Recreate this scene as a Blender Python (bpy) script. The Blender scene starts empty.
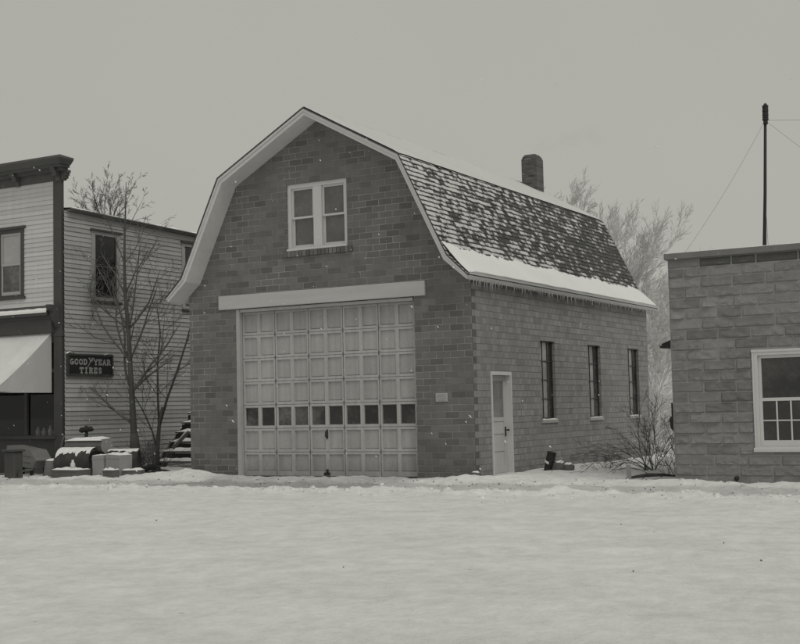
import bpy, math, random
from mathutils import Vector, Matrix, noise
R = math.radians
rng = random.Random(11)
scene = bpy.context.scene
COL = scene.collection

# ------------------------------------------------------------------ mesh builder
class MB:
    def __init__(self):
        self.v = []; self.f = []; self.m = []; self.t = []; self.uv = []; self.sm = []
    def face(self, pts, mat=0, tone=0.5, uv=None, smooth=False):
        b = len(self.v)
        self.v += [tuple(p) for p in pts]
        self.f.append(tuple(range(b, b + len(pts))))
        self.m.append(mat); self.t.append(tone); self.sm.append(smooth)
        self.uv.append(uv if uv else [(0, 0)] * len(pts))
    def poly(self, verts, faces, mat=0, tone=0.5, smooth=False):
        b = len(self.v)
        self.v += [tuple(p) for p in verts]
        for f in faces:
            self.f.append(tuple(i + b for i in f)); self.m.append(mat); self.t.append(tone)
            self.sm.append(smooth); self.uv.append([(0, 0)] * len(f))
    def box(self, x0, x1, y0, y1, z0, z1, mat=0, tone=0.5, M=None):
        vs = [(x, y, z) for z in (z0, z1) for y in (y0, y1) for x in (x0, x1)]
        if M is not None: vs = [tuple(M @ Vector(p)) for p in vs]
        self.poly(vs, [(0, 2, 3, 1), (4, 5, 7, 6), (0, 1, 5, 4), (2, 6, 7, 3), (0, 4, 6, 2), (1, 3, 7, 5)], mat, tone)
    def bbox(self, x0, x1, y0, y1, z0, z1, c=0.01, mat=0, tone=0.5, M=None):
        # box with chamfered vertical and horizontal edges (rounded look): 24 verts
        vs = []; idx = {}
        for sx in (0, 1):
            for sy in (0, 1):
                for sz in (0, 1):
                    X = (x0, x1)[sx]; Y = (y0, y1)[sy]; Z = (z0, z1)[sz]
                    dx = c if sx == 0 else -c; dy = c if sy == 0 else -c; dz = c if sz == 0 else -c
                    idx[(sx, sy, sz)] = len(vs)
                    vs += [(X, Y + dy, Z + dz), (X + dx, Y, Z + dz), (X + dx, Y + dy, Z)]
        if M is not None: vs = [tuple(M @ Vector(p)) for p in vs]
        I = idx; F = []
        def q(a, k): return I[a] + k
        for s in (0, 1):
            F.append([q((s, 0, 0), 0), q((s, 1, 0), 0), q((s, 1, 1), 0), q((s, 0, 1), 0)][::(1 if s else -1)])
            F.append([q((0, s, 0), 1), q((0, s, 1), 1), q((1, s, 1), 1), q((1, s, 0), 1)][::(1 if s else -1)])
            F.append([q((0, 0, s), 2), q((1, 0, s), 2), q((1, 1, s), 2), q((0, 1, s), 2)][::(1 if s else -1)])
        for a in (0, 1):
            for b in (0, 1):
                F.append([q((a, b, 0), 0), q((a, b, 0), 1), q((a, b, 1), 1), q((a, b, 1), 0)])
                F.append([q((a, 0, b), 0), q((a, 0, b), 2), q((a, 1, b), 2), q((a, 1, b), 0)])
                F.append([q((0, a, b), 1), q((0, a, b), 2), q((1, a, b), 2), q((1, a, b), 1)])
                for k in (0, 1):
                    F.append([q((a, b, k), 0), q((a, b, k), 1), q((a, b, k), 2)])
        self.poly(vs, F, mat, tone)
    def tube(self, pts, rad, n=6, mat=0, cap=True, smooth=True):
        pts = [Vector(p) for p in pts]
        if not isinstance(rad, (list, tuple)): rad = [rad] * len(pts)
        vs = []; fs = []
        prev = None
        for i, p in enumerate(pts):
            d = (pts[min(i + 1, len(pts) - 1)] - pts[max(i - 1, 0)])
            if d.length < 1e-9: d = Vector((0, 0, 1))
            d.normalize()
            a = prev if prev is not None else (Vector((1, 0, 0)) if abs(d.x) < 0.8 else Vector((0, 1, 0)))
            a = (a - d * a.dot(d)).normalized(); prev = a
            b = d.cross(a)
            for k in range(n):
                t = 2 * math.pi * k / n
                vs.append(p + (a * math.cos(t) + b * math.sin(t)) * rad[i])
        for i in range(len(pts) - 1):
            for k in range(n):
                k2 = (k + 1) % n
                fs.append((i * n + k, i * n + k2, (i + 1) * n + k2, (i + 1) * n + k))
        if cap:
            fs.append(tuple(range(n))[::-1]); fs.append(tuple((len(pts) - 1) * n + k for k in range(n)))
        self.poly(vs, fs, mat, 0.5, smooth)
    def grid(self, fn, nu, nv, mat=0, smooth=True, tone=0.5):
        vs = [fn(i / nu, j / nv) for j in range(nv + 1) for i in range(nu + 1)]
        fs = [(j * (nu + 1) + i, j * (nu + 1) + i + 1, (j + 1) * (nu + 1) + i + 1, (j + 1) * (nu + 1) + i)
              for j in range(nv) for i in range(nu)]
        self.poly(vs, fs, mat, tone, smooth)

def tag(o, label=None, cat=None, group=None, kind=None):
    if label: o['label'] = label
    if cat: o['category'] = cat
    if group: o['group'] = group
    if kind: o['kind'] = kind
    return o

def build(mb, name, mats, parent=None, origin=None):
    me = bpy.data.meshes.new(name)
    if origin is None: origin = ROOT_LOC.get(parent.name, (0, 0, 0)) if parent else (0, 0, 0)
    ox, oy, oz = origin
    me.from_pydata([(x - ox, y - oy, z - oz) for x, y, z in mb.v], [], mb.f)
    if not isinstance(mats, (list, tuple)): mats = [mats]
    for m in mats: me.materials.append(m)
    me.polygons.foreach_set('material_index', mb.m)
    me.polygons.foreach_set('use_smooth', mb.sm)
    at = me.attributes.new('tone', 'FLOAT', 'FACE'); at.data.foreach_set('value', mb.t)
    if any(u[0] != (0, 0) or u[-1] != (0, 0) for u in mb.uv):
        uvl = me.uv_layers.new(name='UVMap')
        flat = [c for u in mb.uv for p in u for c in p]
        uvl.data.foreach_set('uv', flat)
    me.validate(); me.update()
    o = bpy.data.objects.new(name, me); COL.objects.link(o)
    if parent:
        o.parent = parent; ROOT_LOC[o.name] = origin
    else:
        o.location = origin; ROOT_LOC[o.name] = origin
    return o
ROOT_LOC = {}
def thing(name, label, cat, loc, group=None):
    o = bpy.data.objects.new(name, None); COL.objects.link(o); o.location = loc
    o.empty_display_size = 0.2
    ROOT_LOC[o.name] = tuple(loc)
    return tag(o, label, cat, group)

# ------------------------------------------------------------------ materials
def nodes_of(name):
    m = bpy.data.materials.new(name); m.use_nodes = True
    nt = m.node_tree; nt.nodes.clear()
    return m, nt
class N:
    def __init__(s, nt): s.nt = nt
    def new(s, t, **k):
        n = s.nt.nodes.new(t)
        for a, b in k.items(): setattr(n, a, b)
        return n
    def link(s, a, b): s.nt.links.new(a, b)
    def val(s, sock, v):
        if isinstance(v, (int, float, tuple, list)): sock.default_value = v
        else: s.link(v, sock)
    def math(s, op, a, b=0.0, c=None, clamp=False):
        n = s.new('ShaderNodeMath', operation=op); n.use_clamp = clamp
        s.val(n.inputs[0], a); s.val(n.inputs[1], b)
        if c is not None: s.val(n.inputs[2], c)
        return n.outputs[0]
    def noise(s, vec, scale, detail=3, rough=0.55):
        n = s.new('ShaderNodeTexNoise'); n.inputs['Scale'].default_value = scale
        n.inputs['Detail'].default_value = detail; n.inputs['Roughness'].default_value = rough
        if vec is not None: s.link(vec, n.inputs['Vector'])
        return n.outputs['Fac']
    def sstep(s, v, a, b):
        n = s.new('ShaderNodeMapRange', interpolation_type='SMOOTHSTEP')
        s.val(n.inputs['Value'], v); s.val(n.inputs['From Min'], a); s.val(n.inputs['From Max'], b)
        return n.outputs['Result']
    def lerp(s, f, a, b):   # float mix
        n = s.new('ShaderNodeMix', data_type='FLOAT')
        s.val(n.inputs[0], f); s.val(n.inputs[2], a); s.val(n.inputs[3], b)
        return n.outputs[0]
    def obj(s): return s.new('ShaderNodeTexCoord').outputs['Object']
    def scalevec(s, v, xyz):
        n = s.new('ShaderNodeVectorMath', operation='MULTIPLY'); s.link(v, n.inputs[0]); n.inputs[1].default_value = xyz
        return n.outputs[0]
    def attr(s, name):
        n = s.new('ShaderNodeAttribute', attribute_name=name); return n.outputs['Fac']
    def finish(s, grey, rough=0.8, bump=None, bstr=0.3, bdist=0.01, spec=0.3, sss=None):
        p = s.new('ShaderNodeBsdfPrincipled')
        c = s.new('ShaderNodeCombineColor')
        for i in range(3): s.val(c.inputs[i], grey)
        s.link(c.outputs[0], p.inputs['Base Color'])
        s.val(p.inputs['Roughness'], rough); p.inputs['Specular IOR Level'].default_value = spec
        if bump is not None:
            b = s.new('ShaderNodeBump'); b.inputs['Strength'].default_value = bstr; b.inputs['Distance'].default_value = bdist
            s.link(bump, b.inputs['Height']); s.link(b.outputs[0], p.inputs['Normal'])
        o = s.new('ShaderNodeOutputMaterial'); s.link(p.outputs[0], o.inputs[0])
        return p

def weathered(name, base, var=0.3, scale=1.5, stretch=(1, 1, 1), rough=0.75, bump=0.2, bdist=0.006, tone=0.0, frost=0.0, streak=0.0, grime_topdark=0.0):
    """grey surface: broad blotches, fine grain, optional per-face tone, frost dust, vertical streaks"""
    m, nt = nodes_of(name); n = N(nt)
    v = n.obj(); vs = n.scalevec(v, stretch)
    a = n.noise(vs, scale, 5, 0.6); b = n.noise(vs, scale * 14, 3, 0.6)
    g = n.math('ADD', n.math('MULTIPLY', n.math('SUBTRACT', a, 0.5), var * 1.6), n.math('MULTIPLY', n.math('SUBTRACT', b, 0.5), var * 0.9))
    g = n.math('ADD', g, 1.0)
    if tone: g = n.math('MULTIPLY', g, n.math('ADD', 1.0 - tone * 0.5, n.math('MULTIPLY', n.attr('tone'), tone)))
    if streak:
        st = n.noise(n.scalevec(v, (9, 9, 0.5)), 1.0, 3)
        g = n.math('MULTIPLY', g, n.math('ADD', 1.0 - streak * .5, n.math('MULTIPLY', st, streak)))
    if grime_topdark:
        sz = n.new('ShaderNodeSeparateXYZ'); n.link(v, sz.inputs[0])
        lo = n.math('SUBTRACT', 1.0, n.sstep(n.math('ADD', sz.outputs[2], n.math('MULTIPLY', n.noise(n.scalevec(v, (2.5, 2.5, 1.2)), 1.6, 5, .7), .9)), .45, 1.1))
        hi = n.sstep(n.math('ADD', sz.outputs[2], n.math('MULTIPLY', n.noise(n.scalevec(v, (3, 3, 1)), 1.2, 4, .6), .6)), 3.1, 4.0)  # darkens the upper part as well
        g = n.math('MULTIPLY', g, n.math('SUBTRACT', 1.0, n.math('MULTIPLY', n.math('ADD', lo, n.math('MULTIPLY', hi, .7)), grime_topdark)))
        pe = n.noise(v, 7, 6, .8)
        g = n.math('MULTIPLY', g, n.math('SUBTRACT', 1.0, n.math('MULTIPLY', n.sstep(pe, .62, .70), .28)))
    g = n.math('MULTIPLY', g, base)
    if frost:
        f = n.noise(v, 9, 4, 0.7); f2 = n.noise(v, 1.3, 3)
        mk = n.sstep(n.math('ADD', f, n.math('MULTIPLY', n.math('SUBTRACT', f2, .5), .5)), 0.66, 0.80)
        g = n.lerp(n.math('MULTIPLY', mk, frost), g, 0.55)
    g = n.math('MAXIMUM', g, 0.012)
    n.finish(g, rough, b, bump, bdist)
    return m

def brick_mat(name, horiz, base, mortar, contrast, quoin=None, bw_=.32, bh_=.135, ms=.011, patch=.5):
    m, nt = nodes_of(name); n = N(nt)
    sep = n.new('ShaderNodeSeparateXYZ'); v = n.obj(); n.link(v, sep.inputs[0])
    u = sep.outputs[horiz]; z = sep.outputs[2]
    wob = n.noise(v, 3.5, 2)
    cb = n.new('ShaderNodeCombineXYZ')
    n.link(n.math('ADD', n.math('ADD', u, 40.0), n.math('MULTIPLY', wob, .014)), cb.inputs[0])
    n.link(n.math('ADD', n.math('ADD', z, 13.5), n.math('MULTIPLY', wob, .010)), cb.inputs[1])
    bt = n.new('ShaderNodeTexBrick'); n.link(cb.outputs[0], bt.inputs['Vector'])
    bt.inputs['Scale'].default_value = 1; bt.inputs['Brick Width'].default_value = bw_; bt.inputs['Row Height'].default_value = bh_
    bt.inputs['Mortar Size'].default_value = ms; bt.inputs['Mortar Smooth'].default_value = .5
    bt.inputs['Color1'].default_value = (0, 0, 0, 1); bt.inputs['Color2'].default_value = (1, 1, 1, 1); bt.inputs['Mortar'].default_value = (.5, .5, .5, 1)
    rr = n.new('ShaderNodeValToRGB'); n.link(bt.outputs['Color'], rr.inputs[0])
    cr = rr.color_ramp; cr.elements[0].position = 0; cr.elements[1].position = 1
    def gcol(k): k = base * k; return (k, k, k, 1)
    cr.elements[0].color = gcol(1 - .62 * contrast); cr.elements[1].color = gcol(1 + .38 * contrast)
    for p, k in ((.12, 1 - .44 * contrast), (.3, 1 - .22 * contrast), (.5, 1 - .02 * contrast), (.8, 1 + .10 * contrast)):
        e = cr.elements.new(p); e.color = gcol(k)
    bw = n.new('ShaderNodeRGBToBW'); n.link(rr.outputs[0], bw.inputs[0])
    g = bw.outputs[0]
    big = n.noise(v, .55, 4, .6); mid = n.noise(v, 5, 4, .65); fine = n.noise(v, 45, 2)
    g = n.math('MULTIPLY', g, n.math('ADD', .55, n.math('ADD', n.math('MULTIPLY', big, .38), n.math('ADD', n.math('MULTIPLY', mid, .34), n.math('MULTIPLY', fine, .20)))))
    if quoin:   # darker front tiles turning the corner in alternate courses
        row = n.math('FLOOR', n.math('DIVIDE', n.math('ADD', z, 13.5), .135))
        par = n.math('MODULO', row, 2.0)
        wide = n.math('ADD', .03, n.math('MULTIPLY', par, .17))
        g = n.lerp(n.math('LESS_THAN', u, wide), g, n.math('MULTIPLY', g, quoin))
    mort = n.math('MULTIPLY', mortar, n.math('ADD', .55, n.math('MULTIPLY', n.noise(v, 2.2, 4, .7), .9)))
    # joints are crisp in some patches and smeared over in others
    show = n.math('ADD', 1.0 - patch, n.math('MULTIPLY', n.sstep(n.noise(v, .75, 3, .6), .38, .62), patch))
    g = n.lerp(n.math('MULTIPLY', bt.outputs['Fac'], show), g, mort)
    sm_ = n.sstep(n.noise(v, 1.6, 4, .65), .45, .75)
    g = n.lerp(n.math('MULTIPLY', sm_, .45), g, base * 1.02)
    # dirt splash and painted contact shade just above the snow and faint runs below the eave
    low = n.math('SUBTRACT', 1.0, n.sstep(n.math('ADD', z, n.math('MULTIPLY', n.noise(v, 2.5, 4, .6), .5)), .25, .75))
    g = n.math('MULTIPLY', g, n.math('SUBTRACT', 1.0, n.math('MULTIPLY', low, .24)))
    run = n.noise(n.scalevec(v, (5, 5, .35)), 1.0, 4, .6)
    g = n.math('MULTIPLY', g, n.math('ADD', .86, n.math('MULTIPLY', run, .28)))
    # wind-blown frost caught on the face
    f = n.noise(v, 7, 5, .72); f2 = n.noise(v, .9, 3)
    mk = n.sstep(n.math('ADD', f, n.math('MULTIPLY', n.math('SUBTRACT', f2, .5), .35)), .68, .82)
    g = n.lerp(n.math('MULTIPLY', mk, .55), g, .5)
    hgt = n.math('ADD', n.math('MULTIPLY', n.math('SUBTRACT', 1.0, bt.outputs['Fac']), 1.0), n.math('MULTIPLY', n.noise(v, 16, 5, .7), 1.0))
    n.finish(g, .85, hgt, .8, .016)
    return m

def snow_mat(name, base=.82, dirt=0.0, ground=False):
    m, nt = nodes_of(name); n = N(nt)
    v = n.obj()
    a = n.noise(v, .7, 5, .6); b = n.noise(v, 22, 4, .65)
    g = n.math('MULTIPLY', base, n.math('ADD', .86, n.math('ADD', n.math('MULTIPLY', a, .16), n.math('MULTIPLY', b, .08))))
    bump = b
    if ground:
        sep = n.new('ShaderNodeSeparateXYZ'); n.link(v, sep.inputs[0]); y = sep.outputs[1]; x = sep.outputs[0]
        # packed, greyer snow where people walk along the front, and in wheel tracks along the street
        wv = n.math('ADD', y, n.math('MULTIPLY', n.noise(n.scalevec(v, (.25, .25, 1)), 1, 3), .9))
        path = n.math('MULTIPLY', n.sstep(wv, -3.0, -2.7), n.math('SUBTRACT', 1.0, n.sstep(wv, -1.25, -.75)))
        pn = n.noise(n.scalevec(v, (.8, 3.0, 1)), 1.5, 5, .7)
        g = n.math('MULTIPLY', g, n.math('SUBTRACT', 1.0, n.math('MULTIPLY', path, n.math('ADD', .08, n.math('MULTIPLY', pn, .36)))))
        apr = n.math('MULTIPLY', n.math('MULTIPLY', n.sstep(x, -6.2, -5.6), n.math('SUBTRACT', 1.0, n.sstep(x, -1.2, -.6))), n.sstep(wv, -3.0, -2.6))
        g = n.math('MULTIPLY', g, n.math('SUBTRACT', 1.0, n.math('MULTIPLY', apr, n.math('ADD', .10, n.math('MULTIPLY', pn, .42)))))
        streak = n.noise(n.scalevec(v, (.55, .95, 1)), 1.1, 7, .72)
        rd = n.math('SUBTRACT', 1.0, n.sstep(wv, -4.0, -3.0))
        g = n.math('MULTIPLY', g, n.math('SUBTRACT', 1.0, n.math('MULTIPLY', rd, n.math('MULTIPLY', n.sstep(streak, .40, .75), .13))))
        cr = n.noise(n.scalevec(v, (1.5, 1.15, 1)), 2.4, 9, .80)
        g = n.math('MULTIPLY', g, n.math('ADD', .84, n.math('MULTIPLY', n.sstep(cr, .32, .66), .20)))
        sp = n.noise(v, 6.5, 2, .5)
        g = n.lerp(n.math('MULTIPLY', n.sstep(sp, .765, .80), .55), g, .16)
        bump = n.math('ADD', n.math('MULTIPLY', cr, 1.4), n.math('MULTIPLY', b, .5))
        n.finish(g, .7, bump, .7, .036, .2)
    else:
        if dirt:
            d = n.noise(v, 4, 5, .7)
            g = n.math('MULTIPLY', g, n.math('SUBTRACT', 1.0, n.math('MULTIPLY', n.sstep(d, .45, .75), dirt)))
        n.finish(g, .7, bump, .35, .02, .2)
    return m

def shingle_mat():
    m, nt = nodes_of('snow_streaked_shingle'); n = N(nt)
    uvn = n.new('ShaderNodeUVMap'); uv = uvn.outputs[0]
    sep = n.new('ShaderNodeSeparateXYZ'); n.link(uv, sep.inputs[0]); u, s = sep.outputs[0], sep.outputs[1]
    tone = n.attr('tone')
    g = n.math('MULTIPLY', .085, n.math('ADD', .55, n.math('ADD', n.math('MULTIPLY', tone, .6), n.math('MULTIPLY', n.noise(uv, 18, 4, .7), .6))))
    c = n.math('FRACT', n.math('DIVIDE', s, .119))
    n1 = n.noise(n.scalevec(uv, (1.0, 1.3, 1)), 1.1, 4, .6)
    n2 = n.noise(n.scalevec(uv, (10.5, 15.0, 1)), 1.0, 5, .74)
    n3 = n.noise(n.scalevec(uv, (3.0, 3.0, 1)), 1.7, 3, .6)
    # more snow toward the street end and the top of the slope
    cov = n.math('ADD', n.math('MULTIPLY', n.math('SUBTRACT', 1.0, n.sstep(u, -1.0, 10.5)), .19),
                 n.math('MULTIPLY', n.sstep(s, .8, 3.0), .07))
    edge = n.math('SUBTRACT', 1.0, n.sstep(u, -.5, 1.1))
    cov = n.math('ADD', cov, n.math('MULTIPLY', edge, .05))
    cov = n.math('ADD', cov, n.math('MULTIPLY', n.math('SUBTRACT', 1.0, n.sstep(s, .78, 1.12)), .14))
    val = n.math('ADD', n.math('MULTIPLY', n2, .75), n.math('MULTIPLY', n.math('SUBTRACT', n1, .5), .42))
    val = n.math('ADD', val, n.math('MULTIPLY', n.math('SUBTRACT', n3, .5), .35))
    val = n.math('ADD', val, n.math('ADD', cov, n.math('MULTIPLY', n.math('SUBTRACT', tone, .5), .30)))
    val = n.math('ADD', val, n.math('MULTIPLY', n.math('SUBTRACT', .5, n.math('ABSOLUTE', n.math('SUBTRACT', c, .55))), .22))
    cj = n.math('ADD', c, n.math('MULTIPLY', n.math('SUBTRACT', n3, .5), .5))
    mk = n.math('MULTIPLY', n.sstep(val, .555, .675), n.sstep(cj, .06, .26))
    g = n.lerp(mk, g, .60)
    n.finish(g, .85, n.math('ADD', mk, n.math('MULTIPLY', n2, .3)), .5, .012, .15)
    return m

def pane_mat(name, base, frost, rough=.06):
    m, nt = nodes_of(name); n = N(nt)
    v = n.obj(); a = n.noise(v, 1.3, 5, .6); b = n.noise(v, 14, 4, .7)
    f = n.sstep(n.math('ADD', n.math('MULTIPLY', a, .7), n.math('MULTIPLY', b, .3)), .42, .66)
    g = n.math('MULTIPLY', n.lerp(f, base, frost), n.math('ADD', .45, n.math('MULTIPLY', n.attr('tone'), 1.1)))
    p = n.finish(g, n.lerp(f, rough, .35), spec=.5)
    return m

def clear_glass():
    m, nt = nodes_of('shop_glass'); n = N(nt)
    t = n.new('ShaderNodeBsdfTransparent'); t.inputs[0].default_value = (.75, .75, .75, 1)
    gl = n.new('ShaderNodeBsdfGlossy'); gl.inputs['Roughness'].default_value = .03
    lw = n.new('ShaderNodeFresnel'); lw.inputs[0].default_value = 1.5
    mx = n.new('ShaderNodeMixShader'); n.link(lw.outputs[0], mx.inputs[0]); n.link(t.outputs[0], mx.inputs[1]); n.link(gl.outputs[0], mx.inputs[2])
    o = n.new('ShaderNodeOutputMaterial'); n.link(mx.outputs[0], o.inputs[0])
    return m

def block_mat():
    m, nt = nodes_of('rock_faced_block'); n = N(nt)
    v = n.obj(); a = n.noise(v, 3, 5, .65); b = n.noise(v, 26, 4, .7); big = n.noise(v, .8, 3)
    g = n.math('MULTIPLY', .235, n.math('ADD', .30, n.math('ADD', n.math('MULTIPLY', n.attr('tone'), .62), n.math('ADD', n.math('MULTIPLY', a, .42), n.math('MULTIPLY', b, .26)))))
    g = n.math('MULTIPLY', g, n.math('ADD', .75, n.math('MULTIPLY', big, .45)))
    f = n.noise(v, 5, 5, .75)
    g = n.lerp(n.math('MULTIPLY', n.sstep(f, .66, .8), .5), g, .5)
    n.finish(g, .88, n.math('ADD', a, n.math('MULTIPLY', b, .5)), .6, .02, .2)
    return m

M_front = brick_mat('front_tile_brick', 0, .166, .36, .46, ms=.010, patch=.75)
M_side = brick_mat('side_tile_brick', 1, .275, .16, .34, quoin=.5, bw_=.225, ms=.009, patch=.6)
M_chim = brick_mat('chimney_brick', 0, .12, .13, .8, bw_=.21, bh_=.07)
M_white = weathered('white_paint', .54, .16, 1.2, (1, 1, 1), .6, .12, .004, streak=.25)
M_soffit = weathered('soffit_paint', .62, .26, 1.1, (1, .4, 1), .65, .15)
M_rake = weathered('trim_paint', .60, .14, 1.2, (1, 1, 1), .6, .1)
M_door = weathered('door_paint', .42, .26, 1.1, (1, 1, .8), .65, .2, .005, tone=.30, streak=.45, grime_topdark=.30)
M_doordark = weathered('door_joint', .15, .4, 6)
M_sash = weathered('sash_paint', .60, .12, 2, rough=.55, bump=.1)
M_header = weathered('lintel_paint', .48, .26, 1.4, (.35, 1, 4), .6, .2)
M_steel = weathered('dark_steel', .045, .3, 5, rough=.5)
M_iron = weathered('black_iron', .03, .4, 6, rough=.6)
M_rust = weathered('rusty_drum_steel', .05, .9, 4, rough=.7, bump=.3)
M_sill = weathered('concrete_sill', .38, .25, 4, frost=.8)
M_plaque = weathered('plaque_metal', .40, .25, 9, (1, 1, 3))
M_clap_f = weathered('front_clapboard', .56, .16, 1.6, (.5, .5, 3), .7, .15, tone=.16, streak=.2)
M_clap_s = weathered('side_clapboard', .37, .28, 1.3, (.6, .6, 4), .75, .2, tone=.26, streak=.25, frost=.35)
M_lipshade = weathered('clapboard_edge_shade', .06, .3, 6)  # shadow lines between boards, painted as a dark lower edge
M_dtrim = weathered('dark_green_trim', .075, .3, 2.5, tone=0, frost=.35)
M_dtrim2 = weathered('dark_cornice_paint', .10, .35, 3, frost=.3)
M_canvas = weathered('awning_canvas', .68, .26, 2.2, (1, 1, .6), .9, .1)
M_canvas2 = weathered('awning_side_canvas', .50, .14, 2.5, (1, 1, .5), .9, .1)
M_block = block_mat()
M_mortar = weathered('block_mortar', .31, .3, 4)
M_coping = weathered('coping_stone', .18, .35, 2, frost=.4)
M_snow = snow_mat('snow', .84)
M_snowroof = snow_mat('roof_snow', .78)
M_snowdirty = snow_mat('dirty_snow', .80, .35)
M_ground = snow_mat('street_snow', .855, ground=True)
M_snowtop = snow_mat('ridge_snow', .60)
M_shingle = shingle_mat()
M_shdark = weathered('shingle_edge', .06, .4, 9)
M_ice = weathered('ice', .38, .2, 8, rough=.15, bump=.1)
M_pane_d = pane_mat('garage_glass', .025, .15)
M_pane_g = pane_mat('curtained_glass', .12, .18)
M_pane_s = pane_mat('side_glass', .03, .12, .04)
M_pane_daylight = pane_mat('side_glass_painted_daylight', .20, .42, .3)  # painted bright, standing in for daylight through the opposite windows
M_pane_dark = pane_mat('dark_glass', .012, .03)
M_shade = weathered('window_shade', .40, .1, 2)
M_glass = clear_glass()
M_bark = weathered('bark', .085, .4, 6, rough=.9, frost=.5)
M_brush = weathered('frosted_brush', .11, .5, 5, rough=.9, frost=.6)
M_twig = weathered('twig', .12, .4, 4, rough=.9, frost=.4)
M_frost = weathered('frosted_twig', .72, .25, 1.2, rough=.9)
M_frost2 = weathered('hoarfrost_twig', .80, .25, 1.2, rough=.9)
M_wood = weathered('old_wood', .12, .5, 3, (1, 1, 3), .85, .3)
M_paleboard = weathered('pale_cardboard', .30, .25, 4, tone=.2)
M_crate = weathered('weathered_crate', .17, .35, 3, (1, 1, 5), tone=.3)
M_sign = weathered('sign_enamel', .022, .5, 3, rough=.45)
M_letter = weathered('sign_lettering', .30, .4, 12)
M_jar = weathered('white_glazed', .60, .1, 3, rough=.3)
M_rubber = weathered('rubber', .03, .3, 5)
M_dark = weathered('dark_interior', .02, .2, 3)
M_log = weathered('dead_branch', .07, .5, 5, frost=.7)
M_pale_leafstone = weathered('field_stone', .11, .5, 4, frost=.5)

# ------------------------------------------------------------------ ground
MOUNDS = [(-6.95, -.35, .65, .40, .16), (-6.4, -.8, .7, .35, .10), (-8.2, -.35, .9, .35, .09), (.15, -.55, .45, .30, .10), (-.6, -.75, .9, .30, .05),
          (.9, .1, .8, .7, .06), (.7, 3.4, .8, 2.4, .08), (2.6, 1.7, 1.3, 1.2, .13), (2.1, 5.0, 1.5, 2, .10), (4.3, -1.05, .7, .35, .10),
          (6.1, -1.05, 1.0, .3, .06), (-3.5, -.45, 3.0, .5, .055), (-9.6, -.9, 1.2, .5, .05), (3.0, -.6, 1.4, .6, .05)]
def gh(x, y, fine=True):
    z = 0.0
    for cx, cy, rx, ry, h in MOUNDS:
        d = ((x - cx) / rx) ** 2 + ((y - cy) / ry) ** 2
        if d < 9: z += h * math.exp(-d)
    if not fine: return z
    far = max(0.0, min(1.0, 1 - (max(abs(x + 4) - 26, abs(y + 5) - 22, 0)) / 20))
    n1 = noise.noise((x * .35, y * .5, 3.1)); n2 = noise.noise((x * 1.3, y * 1.7, 7.7)); n3 = noise.noise((x * 3.4, y * 4.2, 1.3))
    front = math.exp(-((y + 1.2) / 2.6) ** 2)
    n4 = noise.noise((x * 7.5, y * 8.5, 6.1))
    z += far * (.035 * n1 + .018 * n2 + .008 * n3 + front * (.026 * n3 + .024 * n4 + .016 * n2 + .014 * noise.noise((x * 15, y * 17, 3.3))))
    # low ploughed ridge along the front, broken by the doorway
    yc = -3.75 + .25 * noise.noise((x * .4, 0, 9.0)) + .02 * x
    e = math.exp(-((y - yc) / .32) ** 2)
    if e > .01:
        z += e * max(0, .045 + .06 * noise.noise((x * 1.7, y * 2.1, 5.5)) + .07 * noise.noise((x * 4.3, y * 5, 2.5)) + .06 * noise.noise((x * 9, y * 9, 1.5)))
    if -16 < y < -3:
        z += .012 * max(0, noise.noise((x * 2.3, y * 2.6, 11.0)) - .05) + .006 * noise.noise((x * 6, y * 6.5, 12.0))
    # wheel tracks along the street
    for k, (yt, dp) in enumerate(((-5.6, .020), (-7.2, .022), (-9.2, .020), (-10.9, .020), (-13.2, .018), (-15.0, .018))):
        yy = yt + .35 * noise.noise((x * .12, k * 3.7, 1.0))
        e = math.exp(-((y - yy) / .22) ** 2)
        if e > .02: z += e * (-dp * .6 * (.5 + .7 * noise.noise((x * .3, k, 4)))) + .005 * math.exp(-((y - yy - .4) / .15) ** 2) * (1 + noise.noise((x * 2, k, 8)))
    if -15 < y < -1.2:
        xc = -3.5 + .055 * (y + 1.5) ** 2
        for o_ in (-.72, .72):
            e = math.exp(-((x - xc - o_ - .06 * noise.noise((y * .8, o_, 3))) / .13) ** 2)
            if e > .03: z -= .020 * e * (.6 + .6 * noise.noise((y * .9, o_, 6))) * min(1, (y + 15) / 4)
    if y > 14: z += 1.6 * min(1, (y - 14) / 45) * (1 + .3 * noise.noise((x * .05, y * .05, 0)))
    return z
def axis(a, b, step, far):
    n = int(round((b - a) / step)); c = [a + step * i for i in range(n + 1)]
    s = step; lo = a; hi = b; L = []; H = []
    while hi < far:
        s *= 1.35; lo -= s; hi += s; L.append(lo); H.append(hi)
    return L[::-1] + c + H
mb = MB()
xs = axis(-18, 13, .09, 500); ys = axis(-19, 9, .12, 500)
ys = sorted([y for y in ys if not -5.5 < y < .8] + [-5.5 + .05 * i for i in range(int(6.3 / .05))])
nx = len(xs)
mb.v = [(x, y, gh(x, y)) for y in ys for x in xs]
for j in range(len(ys) - 1):
    for i in range(nx - 1):
        mb.f.append((j * nx + i, j * nx + i + 1, (j + 1) * nx + i + 1, (j + 1) * nx + i))
k = len(mb.f); mb.m = [0] * k; mb.t = [.5] * k; mb.sm = [True] * k; mb.uv = [[(0, 0)] * 4] * k
tag(build(mb, 'snow_ground', M_ground), 'snow covered street and yard in front of the buildings', 'ground', kind='structure')

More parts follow.
